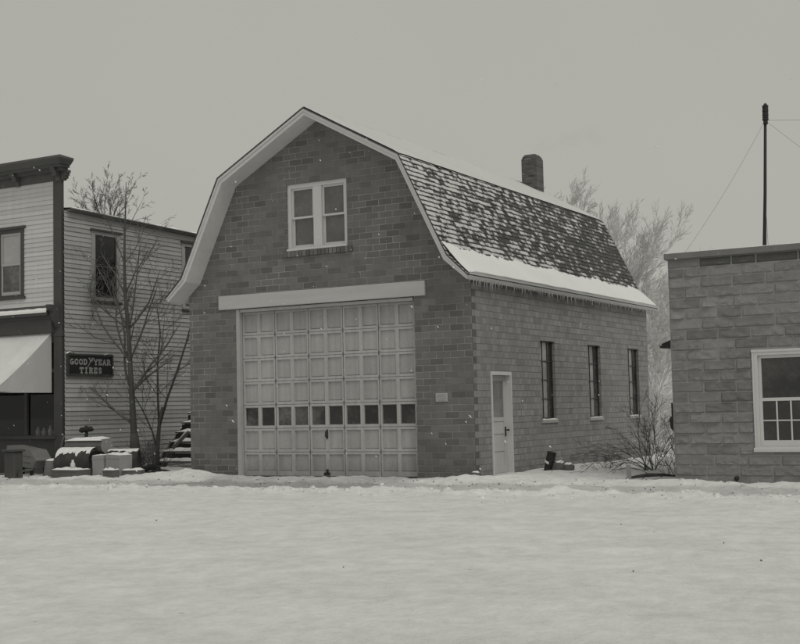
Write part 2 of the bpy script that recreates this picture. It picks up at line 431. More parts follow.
# loose clods thrown up along the ploughed edge, and bits of grit and twig on the packed snow
def lump(mb, c, s_, r_):
    vs = []; nn = 7
    for k in range(nn):
        a = 6.2832 * k / nn; q = s_ * r_.uniform(.7, 1.2); vs.append((c[0] + q * math.cos(a), c[1] + q * .8 * math.sin(a), c[2] - s_ * .3))
    for k in range(nn):
        a = 6.2832 * (k + .5) / nn; q = s_ * r_.uniform(.4, .8); vs.append((c[0] + q * math.cos(a), c[1] + q * .8 * math.sin(a), c[2] + s_ * r_.uniform(.12, .38)))
    vs.append((c[0], c[1], c[2] + s_ * .42))
    mb.poly(vs, [(k, (k + 1) % nn, nn + (k + 1) % nn, nn + k) for k in range(nn)] + [(nn + k, nn + (k + 1) % nn, 2 * nn) for k in range(nn)], 0, .5, True)
r = random.Random(5); mb = MB()
for i in range(1500):
    x = r.uniform(-12, 9); y = -3.7 + .02 * x + r.gauss(0, .38) if i % 4 else r.uniform(-3.2, -.5)
    if -5.9 < x < -1.2 and y > -1.2: continue
    lump(mb, (x, y, gh(x, y)), min(.085, .012 + r.expovariate(1 / .018)), r)
for i in range(260):
    x = r.uniform(-14, 9); y = r.uniform(-15, -4.2); lump(mb, (x, y, gh(x, y)), min(.035, .006 + r.expovariate(1 / .008)), r)
tag(build(mb, 'snow_clods', M_ground), 'loose snow clods scattered along the ploughed edge of the street', 'snow', kind='stuff')
mb = MB()
for i in range(240):
    x = r.uniform(-12, 9); y = r.uniform(-3.1, -.8) if i % 12 else r.uniform(-13, -3)
    a = r.uniform(0, 6.28); l = r.uniform(.005, .018) * (.6 if y < -3.2 else 1); w_ = r.uniform(.003, .007) * (.6 if y < -3.2 else 1); z = gh(x, y)
    T = Matrix.Translation((x, y, z + .003)) @ Matrix.Rotation(a, 4, 'Z')
    mb.box(-l, l, -w_, w_, -.004, r.uniform(.004, .012), 0, .5, T)
tag(build(mb, 'grit', weathered('grit', .06, .6, 20)), 'dark specks of grit and twig lying on the packed snow', 'grit', kind='stuff')

# ------------------------------------------------------------------ wall with openings
def wall(mb, hcuts, top, place, openings, depth, mat=0, mat_rev=0, z0=-.3):
    """hcuts: sorted horizontal breakpoints; top(h)->z; place(h,z,d)->xyz; openings (h0,h1,z0,z1)"""
    cuts = sorted(set(hcuts + [o[0] for o in openings] + [o[1] for o in openings]))
    for a, b in zip(cuts, cuts[1:]):
        if b - a < 1e-6: continue
        segs = []; mid = (a + b) / 2
        hs = sorted([(o[2], o[3]) for o in openings if o[0] <= mid <= o[1]])
        lo = z0
        for s, e in hs:
            if s > lo: segs.append((lo, s, False))
            lo = e
        segs.append((lo, None, True))
        for s, e, istop in segs:
            if istop: pts = [(a, s), (b, s), (b, top(b)), (a, top(a))]
            else: pts = [(a, s), (b, s), (b, e), (a, e)]
            mb.face([place(h, z, 0) for h, z in pts], mat)
    for h0, h1, s, e in openings:
        for (pa, pb) in (((h0, s), (h0, e)), ((h1, s), (h1, e)), ((h0, e), (h1, e)), ((h0, s), (h1, s))):
            mb.face([place(*pa, 0), place(*pb, 0), place(*pb, depth), place(*pa, depth)], mat_rev)

# ------------------------------------------------------------------ brick garage (gambrel)
W = 7.135; L = 10.81; XC = -W / 2
PR = [(0, 7.83), (2.29, 6.57), (3.34, 4.43), (3.80, 4.00)]
PIN = [(0, 7.68), (2.21, 6.455), (3.245, 4.345), (3.745, 3.925)]
def prof(P, d):
    d = abs(d)
    for (a, za), (b, zb) in zip(P, P[1:]):
        if a <= d <= b: return za + (zb - za) * (d - a) / (b - a)
    return P[-1][1]
garage = thing('brick_garage', 'brick gambrel-roofed fire garage with tall panelled overhead door and icicles along its eave', 'building', (0, 0, 0))
OP_G = (-5.83, -1.30, -.3, 3.71); OP_W = (-4.417, -2.872, 4.88, 6.345)
topg = lambda x: prof(PIN, x - XC) + .03
cutsx = [-W, XC - 3.245, XC - 2.21, XC, XC + 2.21, XC + 3.245, 0]
mb = MB()
wall(mb, cutsx, topg, lambda h, z, d: (h, d, z), [OP_G, OP_W], .22)
build(mb, 'front_wall', M_front, garage)
SW = [(3.404, 4.247), (6.315, 7.169), (9.192, 10.034)]
DOOR = (.80, 1.80, -.3, 2.15)
mb = MB()
wall(mb, [0.0, L], lambda h: topg(0), lambda h, z, d: (-d, h, z), [DOOR] + [(a, b, 1.089, 2.872) for a, b in SW], .22)
build(mb, 'side_wall', M_side, garage)
mb = MB()
wall(mb, cutsx, topg, lambda h, z, d: (h, L, z), [], .1)
build(mb, 'rear_wall', M_front, garage)
mb = MB(); mb.face([(-W, 0, -.3), (-W, L, -.3), (-W, L, topg(0)), (-W, 0, topg(0))])
build(mb, 'side_wall', M_side, garage)
mb = MB(); mb.face([(-W + .3, .5, .06), (-.3, .5, .06), (-.3, L - .2, .06), (-W + .3, L - .2, .06)])
mb.box(-W + .35, -.45, .45, .5, 0, 3.9, 0)
mb.box(-5.2, -1.9, .45, .5, 3.92, 6.3, 0)
build(mb, 'inner_partition', M_dark, garage)

# roof slab: painted trim and soffit
Y0, Y1 = -.53, 11.10
outer = [(XC - d, z) for d, z in PR[::-1]] + [(XC + d, z) for d, z in PR[1:]]
inner = [(XC - d, z) for d, z in PIN[::-1]] + [(XC + d, z) for d, z in PIN[1:]]
mb = MB()
for i in range(6):
    a, b = outer[i], outer[i + 1]; c, d = inner[i], inner[i + 1]
    mb.face([(a[0], Y0, a[1]), (b[0], Y0, b[1]), (b[0], Y1, b[1]), (a[0], Y1, a[1])], 0)
    mb.face([(c[0], Y0, c[1]), (c[0], Y1, c[1]), (d[0], Y1, d[1]), (d[0], Y0, d[1])], 1)
    for y in (Y0, Y1): mb.face([(a[0], y, a[1]), (c[0], y, c[1]), (d[0], y, d[1]), (b[0], y, b[1])], 0)
for o, i in ((outer[0], inner[0]), (outer[-1], inner[-1])):
    mb.face([(o[0], Y0, o[1]), (o[0], Y1, o[1]), (i[0], Y1, i[1]), (i[0], Y0, i[1])], 0)
# narrow crown mould standing proud along the top of the rake
for i in range(6):
    a, b = Vector((outer[i][0], 0, outer[i][1])), Vector((outer[i + 1][0], 0, outer[i + 1][1]))
    c, d = Vector((inner[i][0], 0, inner[i][1])), Vector((inner[i + 1][0], 0, inner[i + 1][1]))
    a2 = a.lerp(c, .45); b2 = b.lerp(d, .45)
    p = lambda q, y: (q.x, y, q.z)
    yy = Y0 - .03
    mb.face([p(a, yy), p(a2, yy), p(b2, yy), p(b, yy)], 0)
    mb.face([p(a2, yy), p(a2, Y0), p(b2, Y0), p(b2, yy)], 0)
    mb.face([p(a, yy), p(b, yy), p(b, Y0), p(a, Y0)], 0)
roof = build(mb, 'roof', [M_rake, M_soffit], garage)

# shingles: stepped courses on the lower slope
def slope_pt(s, up):
    """distance s up from the eave along the lower profile, raised by up"""
    P = PR[::-1]; 
    for (a, za), (b, zb) in zip(P, P[1:]):
        l = math.hypot(b - a, zb - za)
        if s <= l or (b, zb) == P[2]:
            t = s / l; nxv = (zb - za) / l; nzv = -(b - a) / l
            return (XC + a + (b - a) * t + nxv * up, za + (zb - za) * t + nzv * up)
        s -= l
LS = math.hypot(.46, .43) + math.hypot(1.05, 2.14)
mb = MB(); EXP = .119
nc = int(LS / EXP)
for c in range(nc + 1):
    s0 = c * EXP; s1 = min(s0 + EXP + .01, LS)
    if s1 - s0 < .02: continue
    y = Y0 - .05 + rng.uniform(-.1, 0)
    while y < Y1 + .02:
        w = rng.uniform(.11, .24); y2 = min(y + w, Y1 + .02); ya = max(y, Y0 - .05)
        if y2 - ya > .02:
            j = rng.uniform(-.012, .012) if c else 0; th = rng.uniform(.016, .026)
            a = slope_pt(max(0, s0 + j), th); b = slope_pt(s1, .006); a0 = slope_pt(max(0, s0 + j), -.004)
            t = rng.random(); g = .004
            mb.face([(a[0], ya + g, a[1]), (a[0], y2 - g, a[1]), (b[0], y2 - g, b[1]), (b[0], ya + g, b[1])], 0, t,
                    [(ya, s0), (y2, s0), (y2, s1), (ya, s1)])
            mb.face([(a0[0], ya + g, a0[1]), (a0[0], y2 - g, a0[1]), (a[0], y2 - g, a[1]), (a[0], ya + g, a[1])], 1, t)
            if c == 0 or ya <= Y0: 
                mb.face([(a0[0], ya + g, a0[1]), (a[0], ya + g, a[1]), (b[0], ya + g, b[1])], 1, t)
        y = y2
# deck, street-end edge strip, other slopes
for i in range(6):
    a, b = outer[i], outer[i + 1]
    dx, dz = b[0] - a[0], b[1] - a[1]; l = math.hypot(dx, dz); n_ = (-dz / l, dx / l)
    h = .010 if i >= 4 else .014
    A = (a[0] + n_[0] * h, a[1] + n_[1] * h); B = (b[0] + n_[0] * h, b[1] + n_[1] * h)
    h0 = -.012
    A0 = (a[0] + n_[0] * h0, a[1] + n_[1] * h0); B0 = (b[0] + n_[0] * h0, b[1] + n_[1] * h0)
    ya, yb = Y0 - .045, Y1 + .025
    if i < 4: mb.face([(A[0], ya, A[1]), (B[0], ya, B[1]), (B[0], yb, B[1]), (A[0], yb, A[1])], 1)
    mb.face([(A[0], ya, A[1]), (A0[0], ya, A0[1]), (B0[0], ya, B0[1]), (B[0], ya, B[1])], 1)
    mb.face([(A0[0], ya, A0[1]), (B0[0], ya, B0[1]), (B0[0], Y0, B0[1]), (A0[0], Y0, A0[1])], 1)
build(mb, 'shingles', [M_shingle, M_shdark], roof)

# snow blankets on the upper slopes and along the flared eave
mb = MB()
def upper(side):
    def f(u, v):
        y = Y0 + .0 + (Y1 - Y0) * u
        d = 2.29 * v; z = 7.83 - 1.26 * v
        e = min(1, v * 40) if False else 1
        th = .045 + .015 * noise.noise((y * .8, d * 1.2, side * 3.0)) + .008 * noise.noise((y * 4, d * 4, 1))
        k = min(u * 60, (1 - u) * 60, 1.0); th *= (.35 + .65 * k)
        th *= .25 + .75 * min(1, (1 - v) * 14)
        return (XC + side * (d - .01 * 0), y, z + th + .02)
    return f
mb.grid(upper(1), 160, 18); mb.grid(upper(-1), 60, 8)
build(mb, 'snow_cover', M_snowtop, roof)
mb = MB()
def eave(u, v):
    y = Y0 - .02 + (Y1 - Y0 + .03) * u
    top = .63 + .20 + .09 * noise.noise((y * 1.1, 0, 2.2)) + .08 * noise.noise((y * 4.5, 3, 2.2)) + .06 * noise.noise((y * 11, 3, 5.2)) + .04 * noise.noise((y * 27, 3, 1.2)) + .10 * math.exp(-(y - Y0) * 2.2)
    top -= .10 * u
    if v < .12:   # front lip rolls over the edge
        a = v / .12
        p = slope_pt(0, 0); return (p[0] + .015 + .02 * math.sin(a * 3.14), y, p[1] + .018 + a * (.075 + .02 * noise.noise((y * 2, 0, 0))))
    s = (v - .12) / .88 * top
    th = .085 * (1 - (s / top) ** 3) + .012 + .012 * noise.noise((y * 1.5, s * 3, 4)) 
    th *= .5 + .5 * min(1, u * 50, (1 - u) * 50)
    # blend across the flare so the blanket is a smooth concave drift
    p = slope_pt(s, th)
    b = math.exp(-((s - .63) / .22) ** 2) * .045
    return (p[0] + b * .75, y, p[1] + b * .66)
mb.grid(eave, 620, 24)
build(mb, 'snow_drift', M_snowroof, roof)
# icicles
ices = []
for k in range(7):
    m_ = MB(); l = .05 + .036 * k; pts = []; rd = []
    for i in range(5):
        t = i / 4; pts.append((.006 * math.sin(k + i), .006 * math.cos(k * 2 + i), -l * t)); rd.append((.0085 + .002 * (k % 3)) * (1 - t) ** .8 + .0012)
    m_.tube(pts, rd, 6)
    me_o = build(m_, 'icicle', M_ice); ices.append(me_o.data); bpy.data.objects.remove(me_o)
y = Y0 + .05; cnt = 0
while y < Y1 and cnt < 98:
    big = noise.noise((y * .9, 0, 5))
    kk = max(0, min(6, int(2.2 + 3.2 * big + rng.uniform(-2, 2.4))))
    o = bpy.data.objects.new('icicle', ices[kk]); COL.objects.link(o); o.parent = roof
    o.location = (XC + 3.775 + rng.uniform(-.006, .006), y, 3.945); o.rotation_euler = (rng.uniform(-.03, .03), rng.uniform(-.03, .03), rng.uniform(0, 6))
    s = rng.uniform(.8, 1.15); o.scale = (s, s, s); o['group'] = 'icicles along the eave'
    y += rng.choice((.06, .09, .11, .14, .2)); cnt += 1

# chimney
mb = MB(); cx, cy, ca = -3.12, 10.52, .235
def cq(a, z, c=.0): return [(cx - a, cy - a, z), (cx + a, cy - a, z), (cx + a, cy + a, z), (cx - a, cy + a, z)]
lev = [(ca, 7.0), (ca, 7.45), (ca, 8.30), (ca + .0, 8.44), (ca - .03, 8.52), (ca - .075, 8.585), (ca - .11, 8.595)]
vs = []; fs = []
for a, z in lev: vs += cq(a, z)
for i in range(len(lev) - 1):
    for q in range(4): fs.append((i * 4 + q, i * 4 + (q + 1) % 4, i * 4 + 4 + (q + 1) % 4, i * 4 + 4 + q))
mb.poly(vs, fs, 0)
a = ca - .11; b_ = a - .02
mb.poly(cq(a, 8.595) + cq(b_, 8.4), [(0, 1, 5, 4), (1, 2, 6, 5), (2, 3, 7, 6), (3, 0, 4, 7), (4, 5, 6, 7)], 1)
chim = build(mb, 'chimney', [M_chim, M_iron], garage)

# lintel board over the big door
mb = MB(); mb.bbox(-6.277, -1.023, -.045, .05, 3.713, 4.022, .008); build(mb, 'lintel', M_header, garage)

# overhead door
DX0, DX1, DZ0, DZ1 = -5.73, -1.345, .03, 3.63
DY = .11
mb = MB()
for xa, xb in ((-5.828, -5.735), (-1.34, -1.302)): mb.bbox(xa, xb, (.0 if xa < -3 else .08), .2, -.1, 3.70, .006, 2)
mb.bbox(-5.735, -1.34, .02, .2, 3.632, 3.70, .006, 2)
rows = 7; cols = 10
rh = (DZ1 - DZ0) / rows; cw = (DX1 - DX0) / cols
win_row = 2
panes = []
rail = .070; stile = .042; rec = .032
for r in range(rows):
    z0 = DZ0 + r * rh; z1 = z0 + rh
    zi0 = z0 + (.10 if r == 0 else rail * .75); zi1 = z1 - rail * .75
    for c in range(cols):
        x0 = DX0 + c * cw; x1 = x0 + cw
        g0 = .007 if c % 2 == 0 else 0; g1 = .007 if c % 2 == 1 else 0   # leaf joints every second panel
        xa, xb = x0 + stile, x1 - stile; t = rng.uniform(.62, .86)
        F = DY; B = DY + rec
        zz0, zz1 = z0 + .005, z1 - .005
        X0, X1 = x0 + g0, x1 - g1
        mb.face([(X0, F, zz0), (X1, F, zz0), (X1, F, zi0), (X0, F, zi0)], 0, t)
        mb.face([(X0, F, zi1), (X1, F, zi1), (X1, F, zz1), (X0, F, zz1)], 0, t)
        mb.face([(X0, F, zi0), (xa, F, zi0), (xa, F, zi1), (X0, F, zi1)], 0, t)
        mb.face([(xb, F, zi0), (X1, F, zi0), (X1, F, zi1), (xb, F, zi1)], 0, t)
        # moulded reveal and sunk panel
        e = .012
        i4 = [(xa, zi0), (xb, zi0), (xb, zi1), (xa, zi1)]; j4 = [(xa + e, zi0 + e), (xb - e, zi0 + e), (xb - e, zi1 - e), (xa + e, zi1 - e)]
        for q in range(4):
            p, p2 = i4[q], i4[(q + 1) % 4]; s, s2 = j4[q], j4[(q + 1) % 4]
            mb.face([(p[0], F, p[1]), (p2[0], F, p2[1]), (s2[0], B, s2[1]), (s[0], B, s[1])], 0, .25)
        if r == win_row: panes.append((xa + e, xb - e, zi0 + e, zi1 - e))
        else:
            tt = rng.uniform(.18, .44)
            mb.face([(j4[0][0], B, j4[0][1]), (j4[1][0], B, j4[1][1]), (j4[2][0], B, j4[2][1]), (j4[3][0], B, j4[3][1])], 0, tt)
            mb.box(j4[0][0], j4[1][0], B - .006, B - .001, j4[0][1], j4[0][1] + .010, 1)   # dark line in the bottom of the panel
mb.face([(DX0, DY + .012, DZ0), (DX1, DY + .012, DZ0), (DX1, DY + .012, DZ1), (DX0, DY + .012, DZ1)], 1) if False else None
# dark joints seen between the leaves and sections
for c in range(0, cols + 1, 2):
    x = DX0 + c * cw; mb.box(x - .007, x + .007, DY + .006, DY + .012, DZ0, DZ1, 1)
for r in range(rows + 1):
    z = DZ0 + r * rh; mb.box(DX0, DX1, DY + .006, DY + .012, z - .006, z + .006, 1)
# hinges
for r in range(1, rows):
    for c in range(0, cols + 1, 2):
        x = DX0 + c * cw; z = DZ0 + r * rh
        if 0 < c < cols: mb.box(x - .014, x + .014, DY - .008, DY + .004, z - .04, z + .04, 1)
odoor = build(mb, 'overhead_door', [M_door, M_doordark, weathered('jamb_paint', .40, .25, 2, streak=.3)], garage)
for xa, xb, za, zb in panes:
    m_ = MB(); m_.face([(xa, DY + rec - .004, za), (xb, DY + rec - .004, za), (xb, DY + rec - .004, zb), (xa, DY + rec - .004, zb)], 0, rng.random())
    build(m_, 'pane', M_pane_d, odoor)
mb = MB(); hx = DX0 + 5.0 * cw
mb.bbox(hx - .02, hx + .02, DY - .02, DY + .002, .82, 1.02, .005)
mb.tube([(hx, DY - .02, .98), (hx, DY - .07, .97), (hx, DY - .07, .87), (hx, DY - .02, .86)], .013, 6)
build(mb, 'handle', M_iron, odoor)
mb = MB(); mb.bbox(hx - .09, hx + .06, DY - .03, DY + .002, .05, .11, .01); mb.bbox(hx - .02, hx + .02, DY - .05, DY + .002, .1, .18, .01)
build(mb, 'latch', M_iron, odoor)

# twin window in the gable
def frame_rect(mb, x0, x1, z0, z1, w, y0, y1, mat=0, wb=None):
    wb = wb or w
    mb.box(x0, x0 + w, y0, y1, z0, z1, mat); mb.box(x1 - w, x1, y0, y1, z0, z1, mat)
    mb.box(x0 + w, x1 - w, y0, y1, z1 - w, z1, mat); mb.box(x0 + w, x1 - w, y0, y1, z0, z0 + wb, mat)
x0, x1, z0, z1 = OP_W
mb = MB(); frame_rect(mb, x0 + .002, x1 - .002, z0 + .002, z1 - .002, .085, .04, .2, 0, .075)
mb.box(-3.75, -3.54, .045, .2, z0 + .07, z1 - .08)
mb.bbox(x0 - .0 + .003, x1 - .003, -.03, .06, z0 + .002, z0 + .05, .006)
gw = build(mb, 'gable_window', M_sash, garage)
for sx0, sx1 in ((x0 + .088, -3.753), (-3.537, x1 - .088)):
    zm = 5.61
    m_ = MB(); frame_rect(m_, sx0, sx1, zm - .02, z1 - .088, .042, .085, .125)
    frame_rect(m_, sx0, sx1, z0 + .078, zm + .02, .042, .128, .165, 0, .06)
    sash = build(m_, 'sash', M_sash, gw)
    for a, b, yy in ((zm + .022, z1 - .13, .11), (z0 + .138, zm - .022, .15)):
        m_ = MB(); m_.face([(sx0 + .042, yy, a), (sx1 - .042, yy, a), (sx1 - .042, yy, b), (sx0 + .042, yy, b)])
        build(m_, 'pane', M_pane_g, gw)
mb = MB()
xx = x0 - .06
while xx < x1 + .05:
    mb.bbox(xx, xx + .085, -.05, .03, z0 - .125, z0 - .004 + rng.uniform(-.004, .0), .006, 0, rng.random()); xx += .097
build(mb, 'window_sill', weathered('sill_brick', .15, .3, 3, tone=.7), garage)

# side windows: tall steel casements in deep brick reveals
for a, b in SW:
    z0, z1 = 1.089, 2.872
    mb = MB(); X = -.085
    fw = .03
    def bar(y0, y1, za, zb, xo=0): mb.box(X - .02 + xo, X + .018 + xo, y0, y1, za, zb)
    bar(a + .002, a + fw, z0, z1); bar(b - fw, b - .002, z0, z1); bar(a + fw, b - fw, z1 - fw, z1 - .002); bar(a + fw, b - fw, z0 + .03, z0 + .03 + fw)
    for k in (1, 2):
        yk = a + (b - a) * k / 3; mb.box(X - .012, X + .013, yk - .010, yk + .010, z0 + .06, z1 - fw)
    for k in (1, 2, 3):
        zk = z0 + .06 + (z1 - z0 - .09) * k / 4; mb.box(X - .014, X + .015, a + fw, b - fw, zk - .012, zk + .012)
    sw = build(mb, 'side_window', M_steel, garage)
    for k in range(3):
        ya = a + (b - a) * k / 3 + (fw if k == 0 else 0); yb = a + (b - a) * (k + 1) / 3 - (fw if k == 2 else 0)
        m_ = MB(); m_.face([(X - .004, ya, z0 + .05), (X - .004, yb, z0 + .05), (X - .004, yb, z1 - fw), (X - .004, ya, z1 - fw)])
        build(m_, 'pane', (M_pane_daylight, M_pane_daylight, M_pane_s)[k], sw)
    m_ = MB(); m_.bbox(X - .02, .035, a - .03, b + .03, z0 - .055, z0 + .012, .006); build(m_, 'sill', M_sill, sw)
    m_ = MB()
    m_.grid(lambda u, v: (-.08 + .11 * u, a + .01 + (b - a - .02) * v, z0 + .012 + .035 * math.sin(math.pi * min(max(u, .02), .98)) ** .6 * (.75 + .35 * noise.noise((v * 4, a, 0)))), 6, 14)
    build(m_, 'snow_cap', M_snow, sw)

# entrance door in the side wall
a, b = .80, 1.80
mb = MB(); D = -.115
mb.box(D, .022, a + .002, a + .05, -.05, 2.148); mb.box(D, .022, b - .05, b - .002, -.05, 2.148); mb.box(D, .022, a + .05, b - .05, 2.075, 2.148)
mb.box(D - .03, .05, a + .05, b - .05, -.05, .045)
ed = build(mb, 'entrance_door', M_sash, garage)
mb = MB(); l0, l1 = a + .053, b - .053
X = -.10
def dl(y0, y1, z0, z1, x=X, m=0): mb.box(x - .03, x, y0, y1, z0, z1, m)
dl(l0, l0 + .13, .05, 2.07); dl(l1 - .13, l1, .05, 2.07)
zb = [(.05, .20), (.50, .58), (.86, .94), (1.12, 1.20), (1.96, 2.07)]
for p, q in zb: dl(l0 + .13, l1 - .13, p, q)
for (p, q), (r_, s) in zip(zb[:3], zb[1:4]): dl(l0 + .13, l1 - .13, q, r_, X - .014)
leaf = build(mb, 'door_leaf', weathered('entry_door_paint', .50, .2, 1.5, rough=.6, streak=.3), ed)
mb = MB(); mb.face([(X - .012, l0 + .13, 1.2), (X - .012, l1 - .13, 1.2), (X - .012, l1 - .13, 1.96), (X - .012, l0 + .13, 1.96)])
build(mb, 'pane', pane_mat('door_glass', .13, .26), leaf)
mb = MB(); mb.bbox(X, X + .012, l1 - .11, l1 - .05, .80, 1.0, .003)
mb.tube([(X + .01, l1 - .08, .93), (X + .05, l1 - .08, .93)], .012, 8); mb.tube([(X + .045, l1 - .08, .93), (X + .06, l1 - .08, .93), (X + .085, l1 - .08, .93), (X + .095, l1 - .08, .93)], [.012, .022, .022, .01], 10)
build(mb, 'knob', M_iron, leaf)

# plaque on the front wall
mb = MB(); mb.bbox(-.84, -.57, -.028, -.004, 1.545, 1.72, .006)
pl = thing('wall_plaque', 'small pale rectangular plaque on the brick front right of the overhead door', 'plaque', (-.705, -.004, 1.63))
build(mb, 'plate', M_plaque, pl)
mb = MB()
for i, z in enumerate((1.685, 1.645, 1.605, 1.57)):
    x = -.80
    while x < -.62:
        w = rng.uniform(.012, .035); mb.box(x, x + w, -.031, -.027, z - .006, z + .006); x += w + .012
build(mb, 'worn_lines', weathered('worn_line', .27, .3, 8), pl)

# faint smoke drifting off the chimney
m, nt = nodes_of('thin_smoke'); n = N(nt)
pv = n.new('ShaderNodeVolumePrincipled'); pv.inputs['Color'].default_value = (.45, .45, .45, 1)
nz = n.noise(n.obj(), 2.2, 4, .6); sp = n.new('ShaderNodeSeparateXYZ'); n.link(n.obj(), sp.inputs[0])
fade = n.math('SUBTRACT', 1.0, n.sstep(sp.outputs[0], .1, 2.2))
n.link(n.math('MULTIPLY', n.math('MULTIPLY', n.sstep(nz, .40, .68), fade), .42), pv.inputs['Density'])
o_ = n.new('ShaderNodeOutputMaterial'); n.link(pv.outputs[0], o_.inputs['Volume'])
mb = MB(); mb.tube([(-3.12, 10.52, 8.57), (-3.0, 10.58, 8.72), (-2.6, 10.8, 8.95), (-2.0, 11.1, 9.08), (-1.3, 11.5, 9.1), (-.7, 11.8, 9.1)], [.10, .15, .20, .30, .40, .3], 14)
tag(build(mb, 'chimney_smoke', m, None, (-3.12, 10.52, 8.57)), 'faint grey wisp of smoke drifting right from the top of the chimney', 'smoke')

# ------------------------------------------------------------------ wooden store at the left
SX = -12.0; SY = 1.0; SXL = -18.5; SBK = 13.0
store = thing('wooden_store', 'two-storey clapboard store with dark cornice, false front and pale striped-free canvas awning', 'building', (SX, SY, 0))
store['label'] = 'two-storey pale clapboard store with dark false-front cornice and light canvas awning'
def clapboards(mb, u0, u1, z0, z1f, place, openings, pitch=.15, lip=.024):
    z = z0; r = random.Random(5)
    while z < z1f(u0) or z < z1f(u1):
        zt = z + pitch
        cuts = sorted(set([u0, u1] + [min(max(c, u0), u1) for o in openings for c in o[:2] if o[2] < zt and o[3] > z] + [u0 + (u1 - u0) * r.uniform(.2, .8)]))
        for a, b in zip(cuts, cuts[1:]):
            if b - a < .01: continue
            mid = (a + b) / 2
            za, zc = z, zt
            skip = False
            for o in openings:
                if o[0] - 1e-6 <= mid <= o[1] + 1e-6 and o[2] < zc and o[3] > za:
                    if o[2] <= za and o[3] >= zc: skip = True
                    elif o[2] > za: zc = min(zc, o[2])
                    else: za = max(za, o[3])
            if skip or zc - za < .004: continue
            ta, tb = min(zc, z1f(a)), min(zc, z1f(b))
            if ta <= za and tb <= za: continue
            ta = max(ta, za + .001); tb = max(tb, za + .001)
            j = r.uniform(-.003, .003); t = r.random(); lp = lip + j
            mb.face([place(a, za, lp), place(b, za, lp), place(b, tb, .004), place(a, ta, .004)], 0, t)
            mb.face([place(a, za, 0), place(b, za, 0), place(b, za, lp), place(a, za, lp)], 1, t)  # underside coloured dark to draw the shadow line below each board
        z = zt
side_top = lambda y: 6.66 - (y - 1.0) * .022
WN1 = (2.13, 2.95, 4.52, 6.16); WN2 = (5.80, 6.6, 4.5, 6.22)
mb = MB()
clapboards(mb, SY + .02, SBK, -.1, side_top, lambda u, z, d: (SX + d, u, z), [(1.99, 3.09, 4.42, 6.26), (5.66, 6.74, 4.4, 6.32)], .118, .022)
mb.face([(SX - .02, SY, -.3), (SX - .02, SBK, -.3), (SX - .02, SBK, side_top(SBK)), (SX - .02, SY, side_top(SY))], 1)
build(mb, 'side_wall', [M_clap_s, M_lipshade], store)
mb = MB()
FW = (-14.3, -13.36, 4.53, 6.33)
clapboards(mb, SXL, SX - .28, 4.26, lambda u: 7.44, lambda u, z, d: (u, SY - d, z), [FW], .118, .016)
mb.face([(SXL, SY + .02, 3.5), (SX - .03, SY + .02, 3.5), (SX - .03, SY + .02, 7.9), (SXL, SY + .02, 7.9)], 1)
build(mb, 'front_wall', [M_clap_f, weathered('front_clapboard_edge_shade', .17, .3, 6)], store)  # front boards get a lighter painted shadow line
# false front corner board, cornice, bracket
mb = MB()
mb.box(SX - .30, SX - .03, SY - .04, SY + .06, -.2, 7.6)
mb.box(SX - .32, SX - .01, SY - .055, SY + .03, -.2, .45); mb.box(SX - .32, SX - .01, SY - .05, SY + .03, 3.45, 3.6)
build(mb, 'corner_board', M_dtrim, store)
mb = MB()
mb.box(SXL, SX + .04, SY - .03, SY + .10, 7.44, 7.66)
mb.box(SXL, SX + .12, SY - .16, SY + .06, 7.66, 7.74)
mb.box(SXL, SX + .19, SY - .30, SY + .05, 7.74, 7.80)
e0, e1, bk = .23, .34, SY + .04
vs = [(SXL, SY - .34, 7.80), (SX + e0, SY - .34, 7.80), (SX + e0, bk, 7.80), (SXL, bk, 7.80),
      (SXL, SY - .50, 7.92), (SX + e1, SY - .50, 7.92), (SX + e1, bk, 7.92), (SXL, bk, 7.92),
      (SXL, SY - .50, 7.97), (SX + e1, SY - .50, 7.97), (SX + e1, bk, 7.97), (SXL, bk, 7.97)]
mb.poly(vs, [(0, 1, 5, 4), (1, 2, 6, 5), (4, 5, 9, 8), (5, 6, 10, 9), (8, 9, 10, 11), (2, 3, 7, 6), (6, 7, 11, 10), (0, 3, 2, 1)])
mb.face([(SXL, SY - .45, 7.985), (SX + .28, SY - .45, 7.985), (SX - .1, SY, 8.12), (SXL, SY, 8.12)]); mb.face([(SX + .28, SY - .45, 7.985), (SX + .28, SY + .03, 7.985), (SX - .1, SY, 8.12)])
corn = build(mb, 'cornice', M_dtrim2, store)
def bracket(xb, z1, z0, dep):
    m_ = MB(); pr = [(0, z1), (dep, z1), (dep * .95, z1 - .10), (dep * .6, z1 - .18), (dep * .62, z1 - .26), (dep * .25, z0 + .10), (.04, z0), (0, z0)]
    n = len(pr); vs = [(xb - .07, SY - .03 - d, z) for d, z in pr] + [(xb + .07, SY - .03 - d, z) for d, z in pr]
    m_.poly(vs, [tuple(range(n)), tuple(range(2 * n - 1, n - 1, -1))] + [(i, (i + 1) % n, n + (i + 1) % n, n + i) for i in range(n)])
    return m_
for xb in (SX - .12, -13.55): build(bracket(xb, 7.80, 7.42, .26), 'bracket', M_dtrim2, corn)
m_ = MB()
for i in range(3): m_.box(SX + .03, SX + .16 - i * .04, SY - .02, SY + .12, 7.62 - i * .07, 7.69 - i * .07)
build(m_, 'bracket', M_dtrim2, corn)
